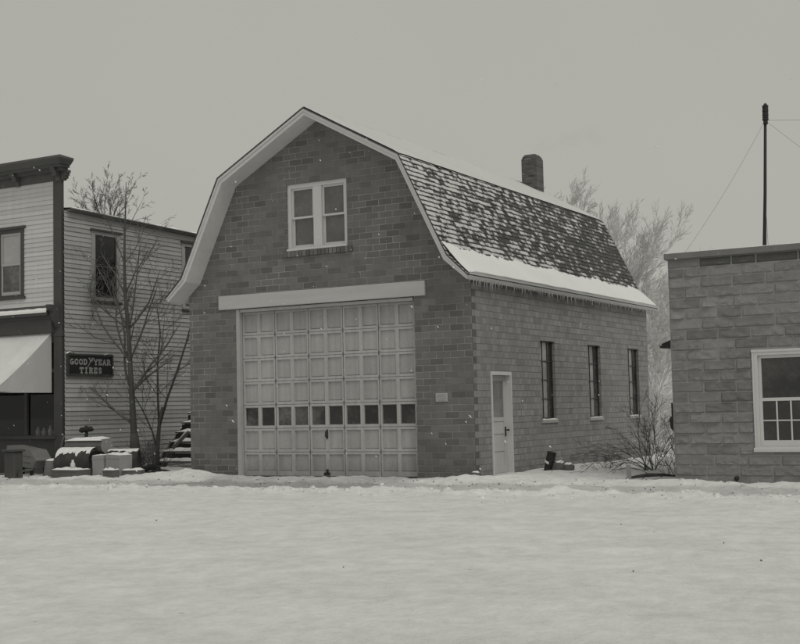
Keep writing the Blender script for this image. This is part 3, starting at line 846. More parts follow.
# upper front window
mb = MB(); x0, x1, z0, z1 = FW
frame_rect(mb, x0, x1, z0, z1, .11, SY - .035, SY + .05, 0, .07)
mb.box(x0 - .06, x1 + .06, SY - .07, SY + .03, z1 - .005, z1 + .06); mb.box(x0 - .05, x1 + .05, SY - .07, SY + .03, z0 - .05, z0 + .02)
fw_ = build(mb, 'front_window', M_dtrim, store)
mb = MB(); frame_rect(mb, x0 + .11, x1 - .11, 5.38, z1 - .11, .05, SY - .02, SY + .0); frame_rect(mb, x0 + .11, x1 - .11, z0 + .07, 5.42, .05, SY - .01, SY + .012, 0, .09)
build(mb, 'sash', M_shade, fw_)
mb = MB(); mb.face([(x0 + .15, SY + .005, 5.4), (x1 - .15, SY + .005, 5.4), (x1 - .15, SY + .005, z1 - .15), (x0 + .15, SY + .005, z1 - .15)]); build(mb, 'pane', pane_mat('shaded_glass', .36, .42), fw_)
mb = MB(); mb.face([(x0 + .15, SY + .008, z0 + .15), (x1 - .15, SY + .008, z0 + .15), (x1 - .15, SY + .008, 5.38), (x0 + .15, SY + .008, 5.38)]); build(mb, 'pane', pane_mat('curtain_glass', .07, .2), fw_)
# side windows
for (a, b, z0, z1), nm in ((WN1, 'side_window'), (WN2, 'side_window')):
    mb = MB()
    def sb(y0, y1, za, zb, d, m=0): mb.box(SX - .03, SX + d, y0, y1, za, zb, m)
    sb(a - .135, a, z0 - .09, z1 + .1, .035); sb(b, b + .135, z0 - .09, z1 + .1, .035); sb(a, b, z1, z1 + .1, .035); sb(a, b, z0 - .09, z0, .035)
    sb(a - .18, b + .18, z1 + .1, z1 + .145, .09, 1); sb(a - .16, b + .16, z0 - .14, z0 - .09, .08, 1)
    w_ = build(mb, nm, [weathered('side_casing', .34, .25, 3), M_dtrim], store)
    mb = MB()
    for (p, q) in ((a, a + .03), (b - .03, b)): mb.box(SX - .028, SX + .012, p, q, z0, z1)
    zc = (z0 + z1) / 2; mb.box(SX - .028, SX + .008, a, b, zc - .02, zc + .02); mb.box(SX - .028, SX + .012, a, b, z0, z0 + .06)
    build(mb, 'sash', M_dtrim, w_)
    mb = MB(); mb.face([(SX - .006, a, z0), (SX - .006, b, z0), (SX - .006, b, z1), (SX - .006, a, z1)]); build(mb, 'pane', M_pane_dark, w_)
# side roof edge with fascia and thin snow
mb = MB()
vs = []
for y in (SY + .14, SBK):
    zt = side_top(y)
    vs += [(SX + .16, y, zt + .05), (SX + .16, y, zt - .0), (SX - .05, y, zt - .02), (SX - 6.3, y, zt + .55)]
mb.poly(vs, [(0, 4, 5, 1), (1, 5, 6, 2), (0, 3, 7, 4), (0, 1, 2, 3), (4, 7, 6, 5)])
mb.poly([(SX + .03, SY + .14, side_top(1) - .15), (SX + .03, SBK, side_top(SBK) - .15), (SX + .03, SBK, side_top(SBK)), (SX + .03, SY + .14, side_top(1))], [(0, 1, 2, 3)], 1)
mb.tube([(SX + .17, SY + .1, side_top(1) + .05), (SX + .17, SBK, side_top(SBK) + .05)], .022, 8)
rf = build(mb, 'roof', [weathered('tar_roof', .12, .4, 2, frost=.3), M_clap_s], store)
mb = MB()
def rs(u, v):
    y = SY + .2 + (SBK - SY - .3) * u; d = -.175 + 5.5 * v ** 2
    k = max(0, noise.noise((y * .9, 1, 3)) + .25)
    th = (.09 * min(1, k * 2)) * (1 if v > 0 else .2)
    return (SX - d, y, side_top(y) + .045 + .50 * max(0, d + .16) / 6.3 + th - .012)
mb.grid(rs, 120, 8); build(mb, 'snow_cover', M_snow, rf)
# storefront ledge with snow, fascia band
mb = MB()
mb.box(SXL, SX - .26, SY - .32, SY, 3.98, 4.07); mb.box(SXL, SX - .26, SY - .16, SY, 3.55, 3.98)
mb.box(SXL, SX - .26, SY - .20, SY, 3.90, 3.98)
ld = build(mb, 'shopfront_ledge', M_dtrim, store)
m_ = bracket(SX - .16, 4.24, 3.68, .36); build(m_, 'bracket', M_dtrim, ld)
mb = MB()
mb.grid(lambda u, v: (SXL + (SX - .26 - SXL) * u, SY - .33 + .33 * v, 4.07 + (.10 + .02 * noise.noise((u * 30, v, 2))) * min(1, .3 + v * 3)), 60, 8)
mb.grid(lambda u, v: (SXL + (SX - .26 - SXL) * u, SY - .335, 4.05 + .055 * v), 60, 1)
build(mb, 'snow_cap', M_snow, ld)
# shop front below
mb = MB()
zs = .95
mb.box(SXL, SX - .24, SY - .02, SY + .08, -.2, .40); mb.box(SXL, SX - .24, SY - .10, SY + .06, .86, .95); mb.box(SXL, SX - .24, SY - .015, SY + .05, .40, .86)
mb.box(SXL, SX - .24, SY, SY + .06, 3.3, 3.55)
for x in (-13.30, -14.7): mb.box(x - .05, x + .05, SY - .03, SY + .06, .95, 3.5)
mb.box(SXL, SX - .24, SY - .012, SY + .05, 2.55, 2.63)
mb.box(SX - .30, SX - .24, SY - .03, SY + .06, .95, 3.5)
shp = build(mb, 'shopfront', M_dtrim, store)
mb = MB(); mb.face([(SXL, SY + .03, .95), (SX - .3, SY + .03, .95), (SX - .3, SY + .03, 3.3), (SXL, SY + .03, 3.3)]); build(mb, 'pane', M_glass, shp)
mb = MB(); mb.box(SXL, SX - .28, SY + .10, SY + .55, .80, .90); mb.face([(SXL, SY + .9, .3), (SX - .28, SY + .9, .3), (SX - .28, SY + .9, 3.5), (SXL, SY + .9, 3.5)])
mb.face([(SX - .27, SY + .1, .3), (SX - .27, SY + 1, .3), (SX - .27, SY + 1, 3.5), (SX - .27, SY + .1, 3.5)])
build(mb, 'display_ledge', M_dark, shp)
mb = MB(); mb.face([(SXL, SY, -.3), (SXL, SBK, -.3), (SXL, SBK, 7.2), (SXL, SY, 7.9)]); mb.face([(SXL, SBK, -.3), (SX, SBK, -.3), (SX, SBK, 6.4), (SXL, SBK, 7)])
build(mb, 'rear_wall', M_clap_s, store)
# awning
AX = SX - .36; AY0 = SY - .05; AO = 1.9
mb = MB()
def aw(u, v):
    x = SXL + .3 + (AX - SXL - .3) * u; y = AY0 - AO * v; z = 3.55 - 1.48 * v - .06 * math.sin(math.pi * v) - .018 * math.sin(u * 34) * math.sin(math.pi * v) + .02 * noise.noise((x * 2, v * 3, 1)) * math.sin(math.pi * v)
    return (x, y, z)
mb.grid(aw, 60, 12)
mb.grid(lambda u, v: (SXL + .3 + (AX - SXL - .3) * u, AY0 - AO - .004, 2.07 - .03 * v), 60, 1)
awn = build(mb, 'awning', M_canvas, store)
mb = MB()
mb.grid(lambda u, v: (AX - .004 + .01 * math.sin(u * 5), AY0 - AO * u, 2.03 + (3.55 - 1.48 * u - .05 * math.sin(math.pi * u) - 2.03) * v - .002), 12, 6)
build(mb, 'side_flap', M_canvas2, awn)
mb = MB(); mb.tube([(AX - .02, AY0, 2.04), (AX - .02, AY0 - AO, 2.04)], .012, 6); mb.tube([(AX - .02, AY0 - AO, 2.06), (SXL + .3, AY0 - AO, 2.06)], .014, 6)
build(mb, 'awning_frame', M_iron, awn)
# jars on the display ledge
jar_lab = ['pale jar in the store window nearest the corner post', 'pale jar second from the corner post in the store window', 'squat pale jar third from the corner post in the store window', 'pale jar farthest from the corner post in the store window']
for i, xj in enumerate((-12.46, -12.66, -12.88, -13.09)):
    h = (.26, .30, .24, .27)[i]; m_ = MB()
    m_.tube([(xj, SY + .2, .90), (xj, SY + .2, .905), (xj, SY + .2, .90 + h * .6), (xj, SY + .2, .90 + h * .8), (xj, SY + .2, .9 + h)], [.05, .065, .07, .035, .03], 10)
    tag(build(m_, 'jar', M_jar, None, (xj, SY + .2, .9)), jar_lab[i], 'jar', 'pale jars in the store window')

# ------------------------------------------------------------------ tyre sign
sg = thing('shop_sign', 'dark rectangular sign with pale lettering GOOD YEAR TIRES on the clapboard side wall', 'sign', (SX + .03, 1.9, 2.73))
SA, SB_, SZ0, SZ1 = 1.06, 2.74, 2.44, 3.01
mb = MB(); mb.box(SX + .03, SX + .06, SA + .03, SB_ - .03, SZ0 + .03, SZ1 - .03); build(mb, 'panel', M_sign, sg)
mb = MB()
for y0, y1, z0, z1 in ((SA, SA + .06, SZ0, SZ1), (SB_ - .06, SB_, SZ0, SZ1), (SA + .06, SB_ - .06, SZ0, SZ0 + .05), (SA + .06, SB_ - .06, SZ1 - .05, SZ1)): mb.box(SX + .025, SX + .08, y0, y1, z0, z1)
build(mb, 'frame', weathered('sign_frame', .05, .5, 6, frost=.4), sg)
mb = MB()
mb.grid(lambda u, v: (SX + .025 + .06 * v, SA + .0 + .26 * u, SZ1 + (.055 * math.sin(math.pi * u) ** .5 if 0 < u < 1 else 0) * (1 - .3 * v)), 10, 3)
mb.grid(lambda u, v: (SX + .025 + .06 * v, SB_ - .30 + .26 * u, SZ1 + (.03 * math.sin(math.pi * u) ** .5 if 0 < u < 1 else 0) * (1 - .3 * v)), 10, 3)
build(mb, 'snow_cap', M_snow, sg)
def arc(cx, cy, rx, ry, a0, a1, n=10): return [(cx + rx * math.cos(R(a0 + (a1 - a0) * i / n)), cy + ry * math.sin(R(a0 + (a1 - a0) * i / n))) for i in range(n + 1)]
GL = {
 'G': [arc(.5, .5, .38, .42, 50, 330, 12), [(.5, .42), (.98, .42)], [(.84, .1), (.84, .42)]],
 'O': [arc(.5, .5, .40, .42, 0, 360, 16)],
 'D': [[(.22, .06), (.22, .94)], [(.06, .92), (.4, .92)] + arc(.4, .5, .46, .42, 90, -90, 10) + [(.06, .08)]],
 'Y': [[(.08, .92), (.5, .48)], [(.92, .92), (.5, .48), (.5, .06)], [(.3, .06), (.7, .06)], [(0, .93), (.25, .93)], [(.75, .93), (1, .93)]],
 'E': [[(.25, .06), (.25, .94)], [(.08, .92), (.85, .92), (.85, .74)], [(.25, .5), (.66, .5)], [(.08, .08), (.88, .08), (.88, .28)]],
 'A': [[(.12, .06), (.5, .94), (.88, .06)], [(.28, .36), (.72, .36)], [(0, .07), (.26, .07)], [(.74, .07), (1, .07)]],
 'R': [[(.22, .06), (.22, .94)], [(.06, .92), (.5, .92)] + arc(.52, .72, .3, .2, 90, -90, 8) + [(.22, .52)], [(.5, .52), (.9, .07)], [(.06, .07), (.4, .07)], [(.8, .07), (1, .07)]],
 'T': [[(.5, .06), (.5, .92)], [(.08, .74), (.08, .92), (.92, .92), (.92, .74)], [(.3, .07), (.7, .07)]],
 'I': [[(.5, .06), (.5, .94)], [(.26, .93), (.74, .93)], [(.26, .07), (.74, .07)]],
 'S': [arc(.5, .70, .32, .22, 20, 270, 8) + arc(.5, .28, .34, .20, 90, -160, 8)],
}
mb = MB(); XS = SX + .064
def stroke(pl, oy, oz, w, h, t, slant=0):
    pts = [(oy + p[0] * w, oz + p[1] * h) for p in pl]
    for (a, b), (c, d) in zip(pts, pts[1:]):
        l = math.hypot(c - a, d - b)
        if l < 1e-6: continue
        nx_, nz_ = -(d - b) / l * t / 2, (c - a) / l * t / 2; ex, ez = (c - a) / l * t * .3, (d - b) / l * t * .3
        x = XS + .0006 * (len(mb.f) % 5)
        mb.face([(x, a - ex + nx_, b - ez + nz_), (x, a - ex - nx_, b - ez - nz_), (x, c + ex - nx_, d + ez - nz_), (x, c + ex + nx_, d + ez + nz_)])
def word(txt, y0, z, w, h, gap, t):
    global mb
    for ch in txt:
        mb = MB()
        for pl in GL[ch]: stroke(pl, y0, z, w, h, t)
        build(mb, 'letter', M_letter, sg); y0 += w + gap
word('GOOD', 1.16, 2.735, .135, .145, .025, .036)
word('YEAR', 2.02, 2.735, .135, .145, .025, .036)
word('TIRES', 1.50, 2.515, .135, .15, .035, .04)
# small winged emblem between the two words
mb = MB()
for pl in ([(.1, .0), (.55, .55), (.5, .75)], [(.1, .0), (-.12, -.02)], [(.5, .7), (.95, .98), (1.35, 1.0)], [(.55, .6), (.95, .82), (1.2, .82)], [(.52, .5), (.9, .66), (1.05, .64)], [(.5, .75), (.2, .95), (.5, 1.05)]):
    stroke(pl, 1.80, 2.70, .16, .21, .022)
build(mb, 'winged_emblem', M_letter, sg); mb = MB()
for k in range(22):
    y = 1.2 + k * .065; 
    if k % 7 != 5: mb.box(XS - .003, XS + .001, y, y + .04, 2.487, 2.494)
build(mb, 'rule_line', M_letter, sg)

# ------------------------------------------------------------------ rock-faced block building at the right
BX0, BX1, BY, BYB, BZ = 4.235, 9.5, -.6, 8.0, 3.965
blockb = thing('stone_block_building', 'flat-roofed rock-faced block building with white framed window at the right edge', 'building', (BX0, BY, 0))
mb = MB(); r = random.Random(8)
WIN = (5.66, 6.68, .565, 2.30)
zc = [-.25, .02, .205, .39, .575, .76, .945, 1.13, 1.315, 1.50, 1.685, 1.87, 2.055, 2.24, 2.425, 2.61, 2.795, 2.98, 3.165, 3.35, 3.535, 3.72, 3.965]
zc = [-.25] + [3.965 - .165] [:0] + [3.80 - .184 * i for i in range(21, -1, -1)] + [3.965]
def rock(x0, x1, z0, z1, tone):
    m_ = .011; x0 += m_; x1 -= m_; z0 += m_; z1 -= m_
    if x1 - x0 < .05: return
    nu = max(4, int((x1 - x0) / .028)); nv = max(3, int((z1 - z0) / .026)); sd = r.uniform(0, 100); dep = r.uniform(.014, .038)
    def f(u, v):
        x = x0 + (x1 - x0) * u; z = z0 + (z1 - z0) * v
        e = min(u * (x1 - x0), (1 - u) * (x1 - x0), v * (z1 - z0), (1 - v) * (z1 - z0))
        k = min(1, e / (.02 + .03 * abs(noise.noise((x * 3, z * 3, sd))))) ** .7
        n_ = .5 + .85 * noise.noise((x * 3.5 + sd, z * 7, sd)) + .55 * noise.noise((x * 9, z * 13 + sd, 2)) + .3 * noise.noise((x * 24, z * 27, sd))
        low = .45 + 1.1 * max(0, 1 - v * 1.15) ** 1.3
        return (x, BY - .004 - k * (dep * max(.12, n_ * 1.3 * low)), z - k * .012 * (1 - v) * n_)
    mb.grid(f, nu, nv, 0, False, tone)
for i, (z0, z1) in enumerate(zip(zc, zc[1:])):
    if i == 0 and z1 < -.05: pass
    x = BX0; first = True
    bw = .57
    while x < BX1:
        w = (bw * (.5 if i % 2 else 1.0)) if first else bw * r.choice((1, 1, 1, 1, .75, 1.25))
        first = False; xe = min(x + w, BX1)
        if BX1 - xe < .15: xe = BX1
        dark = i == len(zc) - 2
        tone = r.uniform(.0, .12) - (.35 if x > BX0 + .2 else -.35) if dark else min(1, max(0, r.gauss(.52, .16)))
        # clip around the window
        pieces = [(x, xe, z0, z1)]
        wx0, wx1, wz0, wz1 = WIN
        if z1 > wz0 + .01 and z0 < wz1 - .01 and xe > wx0 and x < wx1:
            pieces = []
            if x < wx0: pieces.append((x, wx0, z0, z1))
            if xe > wx1: pieces.append((wx1, xe, z0, z1))
            ix0, ix1 = max(x, wx0), min(xe, wx1)
            if z1 > wz1: pieces.append((ix0, ix1, wz1, z1))
            if z0 < wz0: pieces.append((ix0, ix1, z0, wz0))
        for a, b, c, d in pieces:
            if d - c > .03: rock(a, b, c, d, tone)
        x = xe
wall(mb, [BX0, BX1], lambda h: BZ, lambda h, z, d: (h, BY + d, z), [WIN], .16, 1, 1)
build(mb, 'front_wall', [M_block, M_mortar], blockb)
mb = MB()
mb.face([(BX0, BY, -.3), (BX0, BYB, -.3), (BX0, BYB, BZ), (BX0, BY, BZ)]); mb.face([(BX1, BY, -.3), (BX1, BYB, -.3), (BX1, BYB, BZ), (BX1, BY, BZ)]); mb.face([(BX0, BYB, -.3), (BX1, BYB, -.3), (BX1, BYB, BZ), (BX0, BYB, BZ)])
build(mb, 'side_wall', brick_mat('plain_block_side', 1, .2, .2, .5), blockb)
mb = MB(); mb.bbox(BX0 - .05, BX1 + .05, BY - .07, BY + .28, BZ + .002, BZ + .115, .01)
mb.bbox(BX0 - .05, BX0 + .28, BY + .28, BYB + .05, BZ + .002, BZ + .115, .01)
cop = build(mb, 'coping', M_coping, blockb)
mb = MB()
mb.grid(lambda u, v: (BX0 - .04 + (BX1 - BX0 + .08) * u, BY - .06 + .33 * v, BZ + .114 + .03 * math.sin(math.pi * min(max(v, .0), 1)) ** .7 * (.7 + .5 * noise.noise((u * 18, v, 1)))), 60, 6)
build(mb, 'snow_cap', M_snow, cop)
mb = MB(); mb.grid(lambda u, v: (BX0 + .2 + (BX1 - BX0 - .3) * u, BY + .25 + (BYB - BY - .2) * v, BZ + .03 + .02 * noise.noise((u * 6, v * 6, 0))), 20, 20); build(mb, 'flat_roof', M_snow, blockb)
# window
mb = MB(); x0, x1, z0, z1 = WIN
frame_rect(mb, x0 + .003, x1 - .003, z0 + .003, z1 - .003, .095, BY - .03, BY + .12, 0, .075)
mb.bbox(x0 - .02, x1 + .02, BY - .055, BY - .0, z0 - .02, z0 + .055, .008); mb.box(x0 + .05, x0 + .062, BY - .036, BY - .02, z0 + .08, z1 - .03); mb.box(x0 - .0, x1, BY - .045, BY - .028, z1 - .04, z1)
w_ = build(mb, 'window', M_sash, blockb)
mb = MB(); zm = 1.44
frame_rect(mb, x0 + .1, x1 - .1, zm - .02, z1 - .10, .05, BY + .02, BY + .05)
frame_rect(mb, x0 + .1, x1 - .1, z0 + .08, zm + .03, .055, BY - .012, BY + .018, 0, .10)
for k in (1, 2):
    xk = x0 + .155 + (x1 - x0 - .31) * k / 3; mb.box(xk - .013, xk + .013, BY - .008, BY + .014, z0 + .18, zm - .02)
zk = (z0 + .18 + zm - .02) / 2 + .0; mb.box(x0 + .15, x1 - .15, BY - .006, BY + .012, zk - .011, zk + .011)
build(mb, 'sash', M_sash, w_)
for a, b, y in ((zm + .03, z1 - .15, BY + .035), (z0 + .17, zm - .02, BY + .003)):
    m_ = MB(); m_.face([(x0 + .14, y, a), (x1 - .14, y, a), (x1 - .14, y, b), (x0 + .14, y, b)]); build(m_, 'pane', pane_mat('block_window_glass', .035, .075), w_)
# little roof hood on its left side and a meter pipe at the corner
mb = MB(); y0, y1 = .2, 1.0
vs = [(BX0, y0, 2.68), (BX0 - .46, y0, 2.50), (BX0 - .46, y0, 2.44), (BX0, y0, 2.44)]
vs += [(x, y1, z) for x, _, z in vs]
mb.poly(vs, [(0, 1, 2, 3), (7, 6, 5, 4), (0, 4, 5, 1), (1, 5, 6, 2), (2, 6, 7, 3)]); build(mb, 'door_hood', M_iron, blockb)
mb = MB(); px = BX0 - .09
mb.tube([(px, BY + .25, 1.42), (px, BY + .25, 1.2), (px + .01, BY + .25, 1.12)], .02, 6)
mb.tube([(px, BY + .25, 1.18), (px + .01, BY + .25, 1.12), (px + .03, BY + .25, .98), (px + .06, BY + .25, .86)], [.04, .08, .075, .02], 8)
build(mb, 'wall_spigot', M_iron, blockb)
mb = MB(); mb.tube([(5.33, BY - .10, .10), (5.33, BY + .02, .10)], .035, 8); mb.tube([(5.33, BY - .07, .13), (5.33, BY - .07, .0)], .022, 6); build(mb, 'drain_spout', M_iron, blockb)

# mast on the roof
mt = thing('radio_mast', 'thin dark pole mast with ribbed cap and guy wires on the block building roof', 'mast', (5.32, 2.0, 4.0))
mb = MB(); mb.tube([(5.32, 2, 3.99), (5.40, 2, 5.4), (5.465, 2, 6.88)], [.034, .031, .028], 8); mb.tube([(5.345, 2.04, 4.0), (5.385, 2.04, 5.1)], .018, 6); build(mb, 'pole', M_iron, mt)
mb = MB()
zz = 6.84
for i in range(7): mb.tube([(5.468 + i * .001, 2, zz + i * .042), (5.468 + i * .001, 2, zz + i * .042 + .034)], (.060 if i % 2 == 0 else .057), 10)
mb.tube([(5.475, 2, zz + .28), (5.476, 2, zz + .33)], [.05, .02], 8); mb.tube([(5.466, 2, zz - .08), (5.468, 2, zz)], .045, 8)
build(mb, 'insulator_cap', M_iron, mt)
def wire(a, b, sag, rr=.006, n=14):
    m_ = MB(); a, b = Vector(a), Vector(b)
    m_.tube([a.lerp(b, i / n) - Vector((0, 0, sag * 4 * (i / n) * (1 - i / n))) for i in range(n + 1)], rr, 4); return m_
tp = (5.46, 2, 6.84)
for b, sg_, rr in (((4.26, .15, 4.08), .10, .0024), ((8.8, 4.5, 4.0), .1, .0024), ((5.15, 3.2, 4.0), .05, .003)):
    build(wire(tp if b[0] != 5.15 else (5.40, 2, 5.3), b, sg_, rr), 'guy_wire', M_iron, mt)
build(wire(tp, (11.5, 3.0, 6.7), .12, .0024), 'aerial_wire', M_iron, mt)

# ------------------------------------------------------------------ trees
def rot_about(d, ang, az):
    d = d.normalized(); a = Vector((0, 0, 1)) if abs(d.z) < .9 else Vector((1, 0, 0))
    s = d.cross(a).normalized(); t = d.cross(s)
    return (d * math.cos(ang) + (s * math.cos(az) + t * math.sin(az)) * math.sin(ang)).normalized()
class Grow:
    def __init__(s, seed, up=.15, wind=(0, 0, 0), wob=.12, kids=(4, 6), ratio=(.45, .65), ang=(22, 48), minr=.004, seg=.28, keep=None, taper=.6):
        s.r = random.Random(seed); s.up = up; s.wind = Vector(wind); s.wob = wob; s.kids = kids; s.ratio = ratio; s.ang = ang; s.minr = minr; s.seg = seg; s.keep = keep; s.taper = taper
    def limb(s, mb, p, d, L, r, lev, tmin=.3):
        n = max(3, int(L / s.seg)); st = L / n; pts = [p.copy()]; rad = [r]; dirs = [d.copy()]
        for i in range(n):
            d = (d + Vector((s.r.gauss(0, s.wob), s.r.gauss(0, s.wob), s.r.gauss(0, s.wob))) + Vector((0, 0, s.up)) * (st) + s.wind * st).normalized()
            p = p + d * st
            if s.keep: p = s.keep(p)
            pts.append(p.copy()); dirs.append(d.copy()); rad.append(max(s.minr, r * (1 - s.taper * (i + 1) / n)))
        rad[-1] = max(s.minr * .6, rad[-1] * .6)
        mb.tube(pts, rad, 7 if r > .05 else 5 if r > .018 else 3, 0, r > .02)
        s.kidsof(mb, pts, dirs, rad, L, lev, tmin)
    def kidsof(s, mb, pts, dirs, rad, L, lev, tmin, count=None):
        if lev <= 0: return
        n = len(pts) - 1; k = count or s.r.randint(*s.kids)
        for j in range(k):
            t = tmin + (1 - tmin) * (j + s.r.random()) / k; i = min(n, int(t * n + .5))
            nd = rot_about(dirs[i], R(s.r.uniform(*s.ang)), s.r.uniform(0, 6.28))
            s.limb(mb, pts[i], nd, L * s.r.uniform(*s.ratio) * (1.15 - .45 * t), max(s.minr, rad[i] * s.r.uniform(.5, .72)), lev - 1, .25)

def off_wall(p):
    if p.x < SX + .12 and p.y > SY - .1 and p.z < 6.9: p = Vector((SX + .12 + .02, p.y, p.z))
    return p
# slim tree beside the store wall
t1 = thing('bare_tree', 'slim bare tree rising past the store side window and sign', 'tree', (-10.55, 2.0, 0))
g = Grow(3, up=.22, wob=.09, kids=(3, 5), ratio=(.36, .56), ang=(22, 50), minr=.004, keep=off_wall)
pts = [Vector(p) for p in ((-10.53, 2, -.1), (-10.56, 2, .5), (-10.60, 2, 1.2), (-10.66, 2.02, 2.0), (-10.70, 2.0, 2.8), (-10.74, 2.0, 3.6), (-10.84, 2.0, 4.5), (-10.86, 2, 5.3), (-10.84, 2, 6.1), (-10.80, 2, 6.8), (-10.78, 2, 7.4))]
rad = [.105, .098, .085, .07, .063, .056, .046, .036, .026, .016, .008]
mb = MB(); mb.tube(pts, rad, 9); mb.tube([(-10.55, 2, -.1), (-10.55, 2, .2), (-10.56, 2, .65), (-10.58, 2, .95)], [.15, .135, .13, .10], 9)
build(mb, 'trunk', M_bark, t1)
mb = MB(); dirs = [Vector((0, 0, 1))] * len(pts)
for i, az, el, L_ in ((3, 180, 62, 3.0), (3, 10, 45, 2.2), (4, 200, 48, 2.4), (4, -10, 40, 2.3), (4, 165, 58, 2.7), (5, 20, 38, 1.8), (5, 190, 35, 1.9), (5, -30, 50, 2.4), (6, 10, 50, 1.5), (6, 185, 52, 1.4), (7, 30, 55, 1.2), (7, 200, 58, 1.2), (8, -5, 58, 1.0), (8, 170, 60, 1.0), (9, 30, 62, .7), (9, 200, 65, .7), (3, -20, 25, 1.6), (2, 195, 30, 1.5), (5, 250, 50, 1.8)):
    el = R(el); az = R(az); d = Vector((math.cos(az) * math.cos(el), math.sin(az) * math.cos(el) * .8, math.sin(el)))
    g.limb(mb, pts[i], d, L_, rad[i] * .5, 3, .22)
build(mb, 'branches', M_twig, t1)
# bushier double-stemmed small tree by the steps
t2 = thing('bare_tree', 'low forked bare tree between the store wall and the brick garage, by the wooden steps', 'tree', (-10.32, 2.6, 0))
g = Grow(9, up=.10, wob=.10, kids=(4, 6), ratio=(.4, .6), ang=(24, 54), minr=.004, keep=off_wall)
A = [Vector(p) for p in ((-10.32, 2.6, -.1), (-10.33, 2.6, .5), (-10.27, 2.6, 1.1), (-10.15, 2.6, 1.6))]
mb = MB(); mb.tube(A, [.06, .055, .048, .042], 7)
S1 = [A[2], Vector((-10.0, 2.6, 1.8)), Vector((-9.62, 2.55, 2.5)), Vector((-9.28, 2.5, 3.2)), Vector((-9.0, 2.5, 4.0)), Vector((-8.95, 2.5, 4.7))]
S2 = [A[2], Vector((-10.30, 2.6, 1.9)), Vector((-10.30, 2.6, 2.7)), Vector((-10.2, 2.6, 3.5)), Vector((-10.3, 2.6, 4.2))]
S3 = [A[1], Vector((-10.5, 2.6, 1.0)), Vector((-10.7, 2.5, 1.5)), Vector((-10.9, 2.4, 1.9))]
for S_, r_ in ((S1, .04), (S2, .034), (S3, .026)): mb.tube(S_, [r_ * (1 - .15 * i) for i in range(len(S_))], 6)
build(mb, 'trunk', M_bark, t2)
mb = MB()
for S_, r_, k in ((S1, .022, 9), (S2, .02, 9), (S3, .014, 6)):
    dd = [(S_[min(i + 1, len(S_) - 1)] - S_[max(0, i - 1)]).normalized() for i in range(len(S_))]
    g.kidsof(mb, S_, dd, [r_] * len(S_), 2.2, 3, .15, k)
build(mb, 'branches', M_twig, t2)
# tree behind the store roof
t3 = thing('bare_tree', 'bare tree whose top shows behind the store side roof next to the cornice', 'tree', (-19.3, 11.0, 0))
t3.location = (-20.6, 14.5, 0); ROOT_LOC[t3.name] = (-20.6, 14.5, 0)
bp = Vector((-22.9, 14.5, 0))
t3.location = bp; ROOT_LOC[t3.name] = tuple(bp)
g = Grow(21, up=.30, wob=.07, kids=(5, 7), ratio=(.38, .55), ang=(18, 38), minr=.0055, seg=.35)
mb = MB(); P = [bp + Vector((0, 0, -.1)), bp + Vector((.05, 0, 3)), bp + Vector((-.05, 0, 6)), bp + Vector((-.1, 0, 8.4))]; mb.tube(P, [.16, .13, .1, .07], 8); build(mb, 'trunk', M_bark, t3)
mb = MB()
for i, az, el, L_ in ((3, 10, 80, 1.9), (3, 180, 70, 2.1), (3, 185, 42, 2.0), (2, 180, 50, 2.6), (2, 0, 60, 2.6), (2, 190, 62, 2.7), (3, 90, 60, 1.7), (3, 0, 50, 1.8), (3, 170, 84, 2.1)):
    el = R(el); az = R(az); d = Vector((math.cos(az) * math.cos(el), math.sin(az) * math.cos(el), math.sin(el)))
    g.limb(mb, P[i], d, L_, .028, 3, .2)
build(mb, 'branches', M_twig, t3)
# frosted trees beyond the garage
def frosty(name, label, base, H, seed, wind, limbs, mat, lev=4, minr=.012):
    t = thing(name, label, 'tree', base, 'frosted trees beyond the garage'); b = Vector(base)
    g = Grow(seed, up=.10, wind=wind, wob=.07, kids=(5, 7), ratio=(.40, .62), ang=(12, 34), minr=minr, seg=.4)
    mb = MB(); P = [b + Vector((0, 0, -.2)), b + Vector((.05, 0, H * .12)), b + Vector((.1, 0, H * .24)), b + Vector((.2, 0, H * .34))]
    mb.tube(P, [H * .024, H * .021, H * .019, H * .016], 8); build(mb, 'trunk', mat, t)
    mb = MB()
    for az, el, f in limbs:
        el = R(el); az = R(az); d = Vector((math.cos(az) * math.cos(el), math.sin(az) * math.cos(el), math.sin(el)))
        g.limb(mb, P[3] if el > .7 else P[2], d, H * f, H * .009, lev, .2)
    build(mb, 'branches', mat, t)
frosty('frosted_tree', 'frost-covered tree behind the garage with branches sweeping right over the gap', (-5.6, 20, .2), 7.0, 5, (.06, 0, .02),
       [(5, 46, .62), (-10, 30, .60), (10, 60, .60), (150, 74, .5), (-30, 48, .62), (30, 36, .56), (0, 72, .58), (90, 60, .45), (-15, 18, .5), (-60, 36, .45), (-5, 53, .66)], M_frost, 4, .006)
frosty('frosted_tree', 'frost-covered tree with upright crown just above the far end of the garage roof', (-8.2, 22, .3), 8.7, 6, (.04, 0, .05),
       [(0, 62, .52), (180, 68, .48), (20, 75, .52), (160, 80, .52), (-60, 60, .48), (90, 80, .5), (0, 44, .48), (200, 52, .4), (-20, 70, .55)], M_frost, 4, .008)
frosty('frosted_tree', 'faint frosted tree right of the chimney, lowest above the roof ridge', (-12.6, 27, .5), 9.6, 8, (.03, 0, .06),
       [(0, 65, .48), (180, 68, .45), (20, 80, .5), (160, 58, .4), (-60, 70, .45), (10, 50, .44), (-10, 74, .52)], M_frost, 4, .009)
frosty('frosted_tree', 'low hoarfrosted tree filling the gap between garage and block building', (-1.9, 17, .1), 5.6, 12, (.03, 0, .02),
       [(0, 50, .5), (180, 50, .5), (30, 30, .5), (150, 25, .45), (-60, 40, .5), (-20, 12, .5), (200, 12, .45), (270, 25, .5), (80, 70, .5), (-90, 60, .45), (0, 75, .5)], M_frost2, 4, .007)
